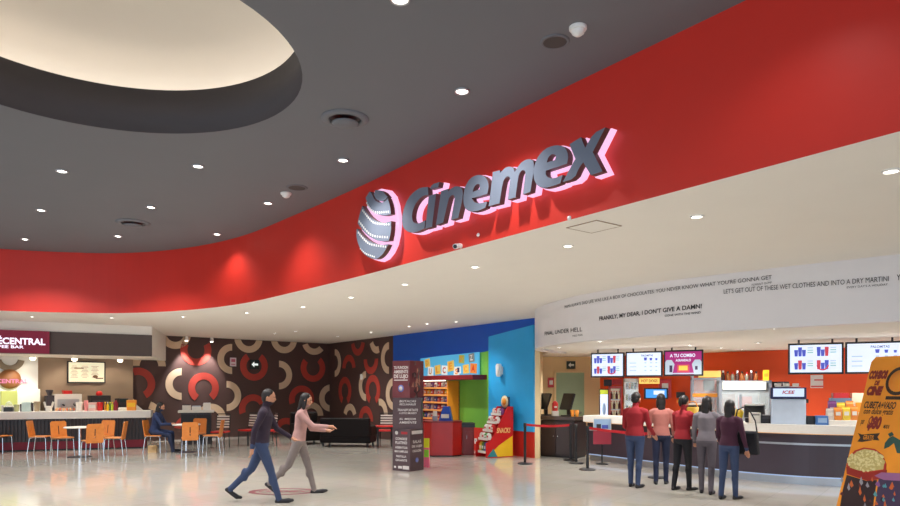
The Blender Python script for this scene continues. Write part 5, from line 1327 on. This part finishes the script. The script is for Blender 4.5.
# ------------------------------------------------------------------ leaning orange promo board
bo = Vector((4.47, 8.0, 0)); btop = Vector((5.06, 8.15, 2.07)); bu = Vector((.24, -.97, 0)).normalized(); bv = (btop-bo); bv = (bv-bu*bv.dot(bu))
hB = bv.length; wB = .92
pb = thing('promo_board', 'orange leaning promotion board with popcorn bucket picture at the right edge', 'promotion board', bo)
BM2 = FR((0, 0, 0), bu, bv)
if BM2.col[2].xyz.dot(-bo) < 0: raise RuntimeError('board flipped')
M_bo = mat('board_orange', (238, 150, 36), .5, noise=.12, scale=5); M_bd = mat('board_darkred', (132, 34, 30), .5); M_bk = mat('board_ink', (54, 36, 30), .5)
ol = [(0, 0), (wB, 0), (wB, hB-.02), (wB-.05, hB), (.05, hB), (0, hB-.06)]
m = MB(); m.prism(ol, -.03, 0, 0, BM2); m.build('panel', M_bo, pb)
m = MB(); m.prism([(0, 0), (wB, 0), (wB, .05), (0, .05)], -.25, -.03, 0, BM2); m.build('foot', M_black, pb)
m = MB(); m.cyl(BM2 @ Vector((wB*.5, hB*.75, -.03)), (BM2 @ Vector((wB*.5, 0, -.03))+Vector((.85, .2, 0))), .015); m.build('rear_strut', M_black, pb)
def bp(px, py):       # picture point -> board coordinates
    d = Vector(((px-450)/F, 1, (HZ-py)/F)); n = BM2.col[2].xyz; o_ = Vector((0, 0, EYE))
    t = (bo-o_).dot(n)/d.dot(n); q_ = o_+d*t-bo; return (q_.dot(BM2.col[0].xyz), q_.dot(BM2.col[1].xyz))
def btext(s, x0, y0, x1, y1, mi, bold=.03, shear=0.2, z=.002):
    a = bp(x0, y1); b = bp(x1, y0); put(m, s, (a[0]+b[0])/2, (a[1]+b[1])/2, abs(b[0]-a[0]), abs(b[1]-a[1]), BM2, mi, bold, shear, z)
def bpoly(pts, mi, z=.002, mm=None): (mm or m).prism([bp(*p_) for p_ in pts], 0, z, mi, BM2)
m = MB()
btext('COMBOS', 868.5, 370, 889, 379.5, 0, .09); btext('DE', 874, 380.5, 880.5, 385.5, 0, .08); btext('CINE', 866, 386, 884, 395.5, 0, .09)
m.build('title_lettering', [M_bd, M_bk], pb)
m = MB(); btext('CUBETA+VASO', 863.5, 402, 897, 408.2, 1, .03); btext('con dulce gratis', 863, 409, 894, 415.5, 1, .02)
m.build('offer_lettering', [M_bd, M_bk], pb)
m = MB(); btext('$80', 866, 416.5, 883, 430.5, 0, .07, .1); btext('por', 860, 420, 865, 426, 1, .02); btext('MXN', 883, 425, 890, 428.5, 1, .02)
m.build('price_lettering', [M_bd, M_bk], pb)
m = MB()
cx, cy = bp(899, 381); m.lathe([(.17, 0), (.17, .002), (.001, .002)], 28, M=BM2 @ Matrix.Translation((cx, cy, 0)), mi=0)
m.lathe([(.13, .002), (.13, .004), (.001, .004)], 24, M=BM2 @ Matrix.Translation((cx, cy, 0)), mi=1); m.box((cx, cy-.20, .001), (.24, .04, .003), 0, M=BM2)
m.build('round_emblem', [M_bk, M_orng], pb)
m = MB()
bpoly([(858, 433), (862, 434.5), (876, 433.5), (880, 433), (877.5, 437), (879.5, 440.5), (874, 440), (862, 442), (857.5, 441.5), (860.5, 437.5)], 0); btext('GRATIS', 863, 435.5, 874.5, 439.5, 1, .02, 0, .004); m.build('ribbon_banner', [M_bk, M_orng], pb)
m = MB(); bpoly([(885, 443), (889, 438), (893, 436), (900, 440), (905, 446), (905, 454), (897, 453), (894, 443), (889, 447), (884, 449)], 0); bpoly([(888, 434), (892, 432), (894, 435), (890, 437)], 0, .003); m.build('printed_bird_shape', [mat('print_teal', (36, 78, 74), .5)], pb)
m = MB(); bpoly([(846.5, 466), (849, 457), (855, 450.5), (864, 447.5), (875, 449), (883, 455), (886.5, 464), (886, 471), (870, 473.5), (852, 470)], 0, .003)
m.build('bucket_rim', [mat('bucket_red', (176, 44, 30), .4)], pb)
m = MB(); bpoly([(848, 465), (851, 457), (857, 451.5), (865, 449), (874.5, 450.5), (881.5, 456), (884.5, 464), (883.5, 469.5), (868, 471.5), (853, 469)], 1, .0035); rnd = random.Random(9)
for i in range(240):
    a = rnd.uniform(0, 6.28); r_ = math.sqrt(rnd.random()); px = 866+r_*18.3*math.cos(a); py = 461+r_*10*math.sin(a)
    x, y = bp(px, py); m.ell((x, y, .003), (.02, .017, .006), 6, 4, i % 2, BM2)
m.build('printed_popcorn', [mat('pop_a', (222, 208, 150), .7), mat('pop_b', (196, 178, 112), .7)], pb)['kind'] = 'stuff'
m = MB(); bpoly([(846.5, 466.5), (866, 473), (887, 470), (886, 478), (868, 481), (847, 474)], 0, .005); m.build('bucket_band', [mat('bucket_band', (150, 34, 26), .4)], pb)
def bucket(pts, cols, name, seed):
    mq = MB(); bpoly(pts, 0, .004, mq); rnd = random.Random(seed)
    xs = [p_[0] for p_ in pts]; ys = [p_[1] for p_ in pts]
    for i in range(26):
        x = rnd.uniform(min(xs)+3, max(xs)-3); y = rnd.uniform(min(ys)+4, max(ys)-4); a = rnd.uniform(0, 3); w_ = rnd.uniform(1, 2.2); h_ = rnd.uniform(2, 6)
        bpoly([(x-w_, y), (x, y-h_), (x+w_, y+1), (x, y+h_*.6)], 1+i % (len(cols)-1), .0046+i*.00008, mq)
    mq.build(name, cols, pb)
dk = mat('cup_dark', (44, 28, 34), .4)
bucket([(847, 475), (867, 481), (877, 480), (874, 500), (871, 525), (838, 520), (843, 490)], [dk, mat('c_or', (196, 96, 44), .4), mat('c_gr', (150, 150, 160), .4), mat('c_mr', (90, 30, 34), .4)], 'printed_bucket', 2)
bucket([(879, 478), (900, 480), (915, 482), (915, 530), (872, 526), (876, 500)], [mat('cup_violet', (62, 48, 78), .4), mat('c_te', (80, 150, 160), .4), mat('c_pu', (128, 80, 140), .4), mat('c_or', (0, 0, 0)), mat('c_dk', (30, 22, 30), .4)], 'printed_cup', 4)
m = MB(); bpoly([(875, 476), (882, 472.5), (900, 473.5), (915, 478), (915, 482), (900, 481), (884, 480)], 0, .0085); m.build('cup_lid', [mat('lid_purple', (150, 96, 140), .5)], pb)
# floor sticker
q = level_at(283, 491.5, .0); st = thing('floor_sticker', 'oval dark red floor sticker under the walking pair', 'floor sticker', q)
m = MB(); m.ring((0, 0), .36, .29, 0, 360, .0005, .003, 0, n=48, sx=1.55); 
m.build('printed_ring', [mat('sticker_maroon', (112, 44, 54), .5)], st)
m = MB(); vs, fs = text_fit('CINEMEX', .80, .2, .03); m.add([(v[0], v[1], .0035) for v in vs], fs); m.build('lettering', mat('sticker_red', (120, 36, 52), .5), st)
# ------------------------------------------------------------------ people
M_skin = mat('skin_tan', (190, 134, 104), .55, noise=.05); M_hair = mat('dark_hair', (26, 18, 16), .5, noise=.2, scale=40)
M_shoe = mat('dark_shoe', (30, 26, 30), .5); M_eye = mat('eye_dark', (18, 14, 14), .3)
def cloth(n, c): return mat('cloth_'+n, c, .85, noise=.14, scale=14)
def person(label, pos, rz, H, top, legs, pose, hair='short', shoes=M_shoe, sleeve=1.0, hairm=M_hair, wide=1.0):
    """local +y is forward.  pose: lean, (hip, knee) for each leg in degrees, (shoulder forward, out, elbow) for each arm, head (pitch, yaw)"""
    th, sh, ank = .245*H, .245*H, .045*H
    def leg_len(a, k): return th*math.cos(R(a))+sh*math.cos(R(a-k))+ank
    hipz = pose['hipz'] if 'hipz' in pose else max(leg_len(*pose['legs'][0]), leg_len(*pose['legs'][1]))
    lean = R(pose.get('lean', 0)); sp = Vector((0, math.sin(lean), math.cos(lean))); fw = Vector((0, math.cos(lean), -math.sin(lean)))
    pel = Vector((0, 0, hipz)); mb = MB(); seg = []
    def limb(a, b, r0, r1, tg, n=12):
        a = Vector(a); b = Vector(b); mb.cyl(a, b, r0, r1, n); mb.ell(a, (r0,)*3, n, 8); mb.ell(b, (r1,)*3, n, 8); seg.append((a, b, (r0+r1)/2, tg))
    # torso rings: fraction of torso length, half width, half depth, forward shift
    T = .30*H; k = H/1.7*wide
    rings = [(-.16, .10, .085, 0), (-.05, .165, .115, -.01), (.10, .16, .112, -.01), (.35, .135, .098, 0), (.62, .155, .11, .005), (.80, .165, .108, 0), (.93, .12, .085, -.005), (1.02, .07, .06, -.005)]
    n = 20; vs = []
    for f, a, b, s in rings:
        c = pel+sp*(f*T)
        for i in range(n):
            t = 2*math.pi*i/n; v = c+Vector((a*k*math.cos(t), 0, 0))+fw*((b*math.sin(t)+s)*k); vs.append(v)
    fs = [(r*n+i, r*n+(i+1) % n, (r+1)*n+(i+1) % n, (r+1)*n+i) for r in range(len(rings)-1) for i in range(n)]+[list(range(n))[::-1], [(len(rings)-1)*n+i for i in range(n)]]
    mb.add(vs, fs)
    seg.append((pel+sp*(.12*T), pel+sp*T, .13*k, 'top')); seg.append((pel-sp*(.1*T), pel, .14*k, 'legs'))
    # head
    nk = pel+sp*T; hp, hy = pose.get('head', (0, 0)); hq = Matrix.Rotation(R(hy), 3, 'Z') @ Matrix.Rotation(R(-hp), 3, 'X')
    hsp = hq @ Vector((0, 0, 1)); hfw = hq @ Vector((0, 1, 0)); hrt = hq @ Vector((1, 0, 0))
    limb(nk-sp*.02*H, nk+(sp+hsp).normalized()*.045*H, .034*H, .031*H, 'skin')
    hc = nk+sp*.01*H+hsp*.088*H+hfw*.012*H
    HM = Matrix.Translation(hc) @ hq.to_4x4(); u = H/1.7
    mb.ell((0, 0, .012*u), (.074*u, .092*u, .098*u), 18, 12, M=HM); mb.ell((0, .026*u, -.052*u), (.054*u, .062*u, .062*u), 16, 10, M=HM)
    mb.ell((0, .095*u, -.022*u), (.014*u, .022*u, .024*u), 10, 8, M=HM); mb.ell((0, .084*u, .028*u), (.05*u, .012*u, .010*u), 12, 6, M=HM)
    mb.ell((0, .080*u, -.062*u), (.024*u, .013*u, .010*u), 10, 6, M=HM)
    for sx in (-1, 1): mb.ell((sx*.076*u, -.002, -.012*u), (.010*u, .020*u, .03*u), 8, 8, M=HM)
    seg.append((hc, hc+hsp*.001, .09*u, 'skin'))
    # legs
    for sx, (a, kn), toe in ((-1, pose['legs'][0], pose.get('toes', (0, 0))[0]), (1, pose['legs'][1], pose.get('toes', (0, 0))[1])):
        hj = pel+Vector((sx*.052*H, 0, -.005*H)); spread = pose.get('spread', 0)*sx
        kj = hj+Vector((spread*th, math.sin(R(a))*th, -math.cos(R(a))*th)); aj = kj+Vector((spread*.3*sh, math.sin(R(a-kn))*sh, -math.cos(R(a-kn))*sh))
        limb(hj, kj, .052*H*wide, .036*H, 'legs', 14); limb(kj, aj, .034*H, .026*H, 'legs', 14)
        c = kj.lerp(aj, .3)-Vector((0, .008*H*math.cos(R(a-kn)), .0)); mb.ell(c, (.032*H, .034*H, .06*H), 12, 8)
        fd = Vector((sx*.12, math.cos(R(toe)), -math.sin(R(toe)))).normalized(); dn = Vector((0, -math.sin(R(toe)), -math.cos(R(toe))))
        heel = aj+dn*(.028*H)-fd*.022*H; ball = heel+fd*.105*H; tip = ball+Vector((fd.x, fd.y, fd.z*.3 if toe > 0 else fd.z)).normalized()*.035*H
        limb(aj, heel, .026*H, .017*H, 'shoe'); limb(heel, ball, .018*H, .022*H, 'shoe'); limb(ball, tip, .021*H, .014*H, 'shoe')
    # arms and hands
    for sx, (a, outw, el) in ((-1, pose['arms'][0]), (1, pose['arms'][1])):
        sj = pel+sp*(.86*T)+Vector((sx*.102*H*wide, 0, 0)); ua, fa = .165*H, .145*H
        d1 = Vector((sx*math.sin(R(outw)), math.sin(R(a)), -math.cos(R(a))*math.cos(R(outw)))).normalized(); ej = sj+d1*ua
        a2 = a+el; d2 = Vector((sx*math.sin(R(outw))*.3-sx*.15*(el > 40), math.sin(R(a2)), -math.cos(R(a2)))).normalized(); wj = ej+d2*fa
        limb(pel+sp*(.9*T)+Vector((sx*.07*H, 0, 0)), sj, .036*H, .034*H, 'top'); limb(sj, ej, .033*H, .026*H, 'top'); 
        cut = ej.lerp(wj, sleeve if sleeve < 1 else .93)
        limb(ej, cut, .025*H, .02*H, 'top' if sleeve > .1 else 'skin'); limb(cut, wj, .018*H, .0155*H, 'skin')
        pm = wj+d2*.05*H; side = Vector((sx, 0, 0)); pal = d2.cross(side).normalized(); wdt = d2.cross(pal).normalized()
        mb.cyl(wj, pm, .016*H, .017*H, 10); seg.append((wj, pm+d2*.05*H, .017*H, 'skin'))
        for q_ in range(4):
            b0 = pm+wdt*((q_-1.5)*.0105*H)-d2*.008*H; ln = (.038, .044, .041, .032)[q_]*H
            cdir = (d2+pal*.25).normalized(); b1 = b0+cdir*ln*.55; b2 = b1+(d2+pal*.9).normalized()*ln*.5
            mb.cyl(b0, b1, .0062*H, .0056*H, 8); mb.cyl(b1, b2, .0056*H, .0048*H, 8); mb.ell(b1, (.0057*H,)*3, 8, 6); mb.ell(b2, (.0048*H,)*3, 8, 6)
        tb = wj+d2*.015*H+wdt*(.012*H); t1 = tb+(d2*.7+wdt*.75).normalized()*.026*H; t2 = t1+(d2+pal*.4).normalized()*.022*H
        mb.cyl(tb, t1, .0075*H, .0062*H, 8); mb.cyl(t1, t2, .006*H, .005*H, 8); mb.ell(t1, (.0063*H,)*3, 8, 6); mb.ell(t2, (.005*H,)*3, 8, 6)
    raw = mb.build('person', M_skin)
    rm = raw.modifiers.new('r', 'REMESH'); rm.mode = 'VOXEL'; rm.voxel_size = .0105; rm.use_smooth_shade = True
    sm = raw.modifiers.new('s', 'SMOOTH'); sm.factor = .5; sm.iterations = 3
    dg = bpy.context.evaluated_depsgraph_get(); dg.update()
    me = bpy.data.meshes.new_from_object(raw.evaluated_get(dg)); bpy.data.objects.remove(raw)
    me.name = 'person'; me.materials.clear()
    for mm in (M_skin, top, legs, shoes): me.materials.append(mm)
    nf = len(me.polygons); ct = np.empty(nf*3); me.polygons.foreach_get('center', ct); ct = ct.reshape(-1, 3)
    best = np.full(nf, 1e9); idx = np.zeros(nf, dtype=np.int32); code = {'skin': 0, 'top': 1, 'legs': 2, 'shoe': 3}
    for a, b, r, tg in seg:
        A = np.array(a); D = np.array(b)-A; L2 = max(float(D @ D), 1e-12)
        t = np.clip((ct-A) @ D/L2, 0, 1); d = np.linalg.norm(ct-(A+t[:, None]*D), axis=1)-r
        w_ = d < best; best[w_] = d[w_]; idx[w_] = code[tg]
    hem = pel+sp*(.02*T); waist = (ct-np.array(hem)) @ np.array(sp)
    idx[(idx == 1) & (waist < -.02)] = 2; idx[(idx == 2) & (waist > 0.0)] = 1
    if pose.get('legs_split'): pass
    me.polygons.foreach_set('material_index', idx); me.polygons.foreach_set('use_smooth', [True]*nf); me.update()
    o = bpy.data.objects.new('person', me); COL.objects.link(o); o.location = pos; o.rotation_euler = (0, 0, rz); tag(o, label, 'person')
    m = MB()
    hm = HM
    prof = 18; vs = []; rows_ = 10
    m.ell((0, -.014*u, .026*u), (.083*u, .094*u, .098*u), 18, 12, M=hm)
    if hair == 'long':
        m.ell((0, -.058*u, -.05*u), (.078*u, .05*u, .13*u), 14, 10, M=hm); m.ell((0, -.07*u, -.15*u), (.066*u, .036*u, .12*u), 14, 10, M=hm)
        for sx in (-1, 1): m.ell((sx*.066*u, .0, -.06*u), (.02*u, .045*u, .10*u), 10, 8, M=hm)
    elif hair == 'tail': m.ell((0, -.12*u, .0), (.028*u, .04*u, .09*u), 12, 8, M=hm)
    else: m.ell((0, -.05*u, -.02*u), (.074*u, .05*u, .07*u), 14, 10, M=hm)
    # keep the face clear of hair
    vv = []
    inv = hm.inverted()
    for v in m.v:
        q_ = inv @ Vector(v)
        if q_.z < .045*u and q_.y > .03*u: q_.y = .03*u-.2*max(0, .045*u-q_.z)*0
        if q_.y > .055*u: q_.y = .055*u+(q_.y-.055*u)*.5
        vv.append(tuple(hm @ q_))
    m.v = vv; m.build('hair', hairm, o)
    m = MB()
    for sx in (-1, 1): m.ell((sx*.03*u, .0845*u, .008*u), (.011*u, .006*u, .007*u), 8, 6, M=hm)
    m.build('eyes', M_eye, o)
    return o
def fl_pos(px, py): return floor_at(px, py)
J = cloth('jeans', (54, 68, 100)); JD = cloth('dark_jeans', (30, 38, 66)); BK = cloth('black', (26, 24, 30)); RD = cloth('red', (150, 26, 36)); RP = cloth('rose', (176, 110, 100)); NV = cloth('navy', (34, 48, 84)); GY = cloth('grey', (120, 112, 118)); PK = cloth('dusty_pink', (178, 136, 130)); BG = cloth('beige', (150, 128, 112)); PU = cloth('plum', (70, 30, 52))
# left pair walking to the right
person('person in dark plum-black jacket and blue jeans striding right, nearest walker', fl_pos(262, 502), R(-86), 1.73, cloth('plum_black', (46, 32, 48)), J,
       {'lean': 6, 'legs': [(-24, 22), (20, 4)], 'toes': (38, -6), 'arms': [(28, 8, 30), (-24, 8, 18)], 'head': (8, 0)})
person('person in dusty pink top walking right in front of the brown ring wall', fl_pos(299, 494), R(-88), 1.66, PK, cloth('grey_beige', (128, 116, 112)),
       {'lean': 7, 'legs': [(18, 4), (-22, 24)], 'toes': (-6, 36), 'arms': [(24, 8, 60), (48, 6, 40)], 'head': (12, 0)}, hair='long')
# queue at the counter, seen from behind
person('person in red jacket and blue jeans standing at the left end of the queue', fl_pos(635, 487), R(-38), 1.63, RD, J, {'lean': 2, 'legs': [(3, 3), (-4, 4)], 'arms': [(12, 9, 55), (14, 9, 40)], 'head': (4, -10)}, wide=1.08)
person('person in faded rose top and dark trousers standing second in the queue', fl_pos(661, 484), R(-20), 1.60, RP, JD, {'lean': 1, 'legs': [(-3, 3), (4, 4)], 'arms': [(8, 9, 40), (6, 9, 30)], 'head': (0, 15)}, hair='long')
person('person in bright red top and black trousers in the middle of the queue', fl_pos(682.5, 490), R(-55), 1.58, RD, BK, {'lean': 3, 'legs': [(-6, 6), (7, 4)], 'arms': [(14, 8, 60), (10, 8, 35)], 'head': (2, 0)}, hair='tail')
person('person in grey top and grey trousers standing fourth in the queue', fl_pos(706.5, 493.5), R(-30), 1.57, GY, cloth('grey_trousers', (92, 84, 92)), {'lean': 2, 'legs': [(4, 4), (-5, 5)], 'arms': [(6, 9, 30), (8, 8, 50)], 'head': (0, -20)}, hair='long')
o = person('person in dark plum jacket and blue jeans at the right end of the queue', fl_pos(729, 499), R(-48), 1.52, PU, J, {'lean': 2, 'legs': [(-5, 5), (5, 3)], 'arms': [(10, 10, 30), (4, 12, 20)], 'head': (0, 0)}, hair='long')
bgp = o.location
m = MB(); m.box((0, 0, 0), (.34, .16, .36), taper=.86); bgo = thing('shoulder_bag', 'black shoulder bag hanging at the side of the person in the plum jacket', 'bag', (bgp.x+.29, bgp.y+.02, .86), R(-40))
m.build('body', BK, bgo, .03)
m = MB(); m.tube([(-.14, 0, .17), (-.17, -.02, .34), (-.14, -.03, .50), (-.05, -.03, .55)], .010, 8); m.tube([(.14, 0, .17), (.12, -.02, .34), (.04, -.03, .50), (-.05, -.03, .55)], .010, 8); m.build('strap', BK, bgo)
# seated person at the coffee bar
person('person in navy sitting on a cafe chair facing right with dark hair', (-7.80, 17.96, 0), R(-84), 1.70, NV, cloth('navy_trousers', (32, 40, 66)),
       {'hipz': .545, 'lean': 10, 'legs': [(86, 82), (78, 66)], 'toes': (0, 0), 'arms': [(30, 6, 55), (34, 6, 60)], 'head': (16, 0)}, hair='long', wide=1.15)

# ------------------------------------------------------------------ daylight, camera, picture
w = bpy.data.worlds.new('mall_daylight'); SC.world = w; w.use_nodes = True
bg = w.node_tree.nodes['Background']; bg.inputs['Color'].default_value = (.66, .82, 1.0, 1); bg.inputs['Strength'].default_value = 2.3
cam = bpy.data.cameras.new('camera'); co = bpy.data.objects.new('camera', cam); COL.objects.link(co)
co.location = (0, 0, EYE); co.rotation_euler = (R(90), 0, 0)
cam.sensor_width = 36; cam.lens = 36*F/900; cam.shift_y = (HZ-253)/900; cam.clip_end = 200
SC.camera = co
SC.view_settings.view_transform = 'Standard'; SC.view_settings.look = 'None'; SC.view_settings.gamma = 1; SC.view_settings.use_curve_mapping = False
SC.view_settings.exposure = 0.0
SC.cycles.max_bounces = 8; SC.cycles.diffuse_bounces = 5; SC.cycles.glossy_bounces = 4; SC.cycles.sample_clamp_indirect = 6
SC.cycles.caustics_reflective = False; SC.cycles.caustics_refractive = False
SC.cycles.use_denoising = True
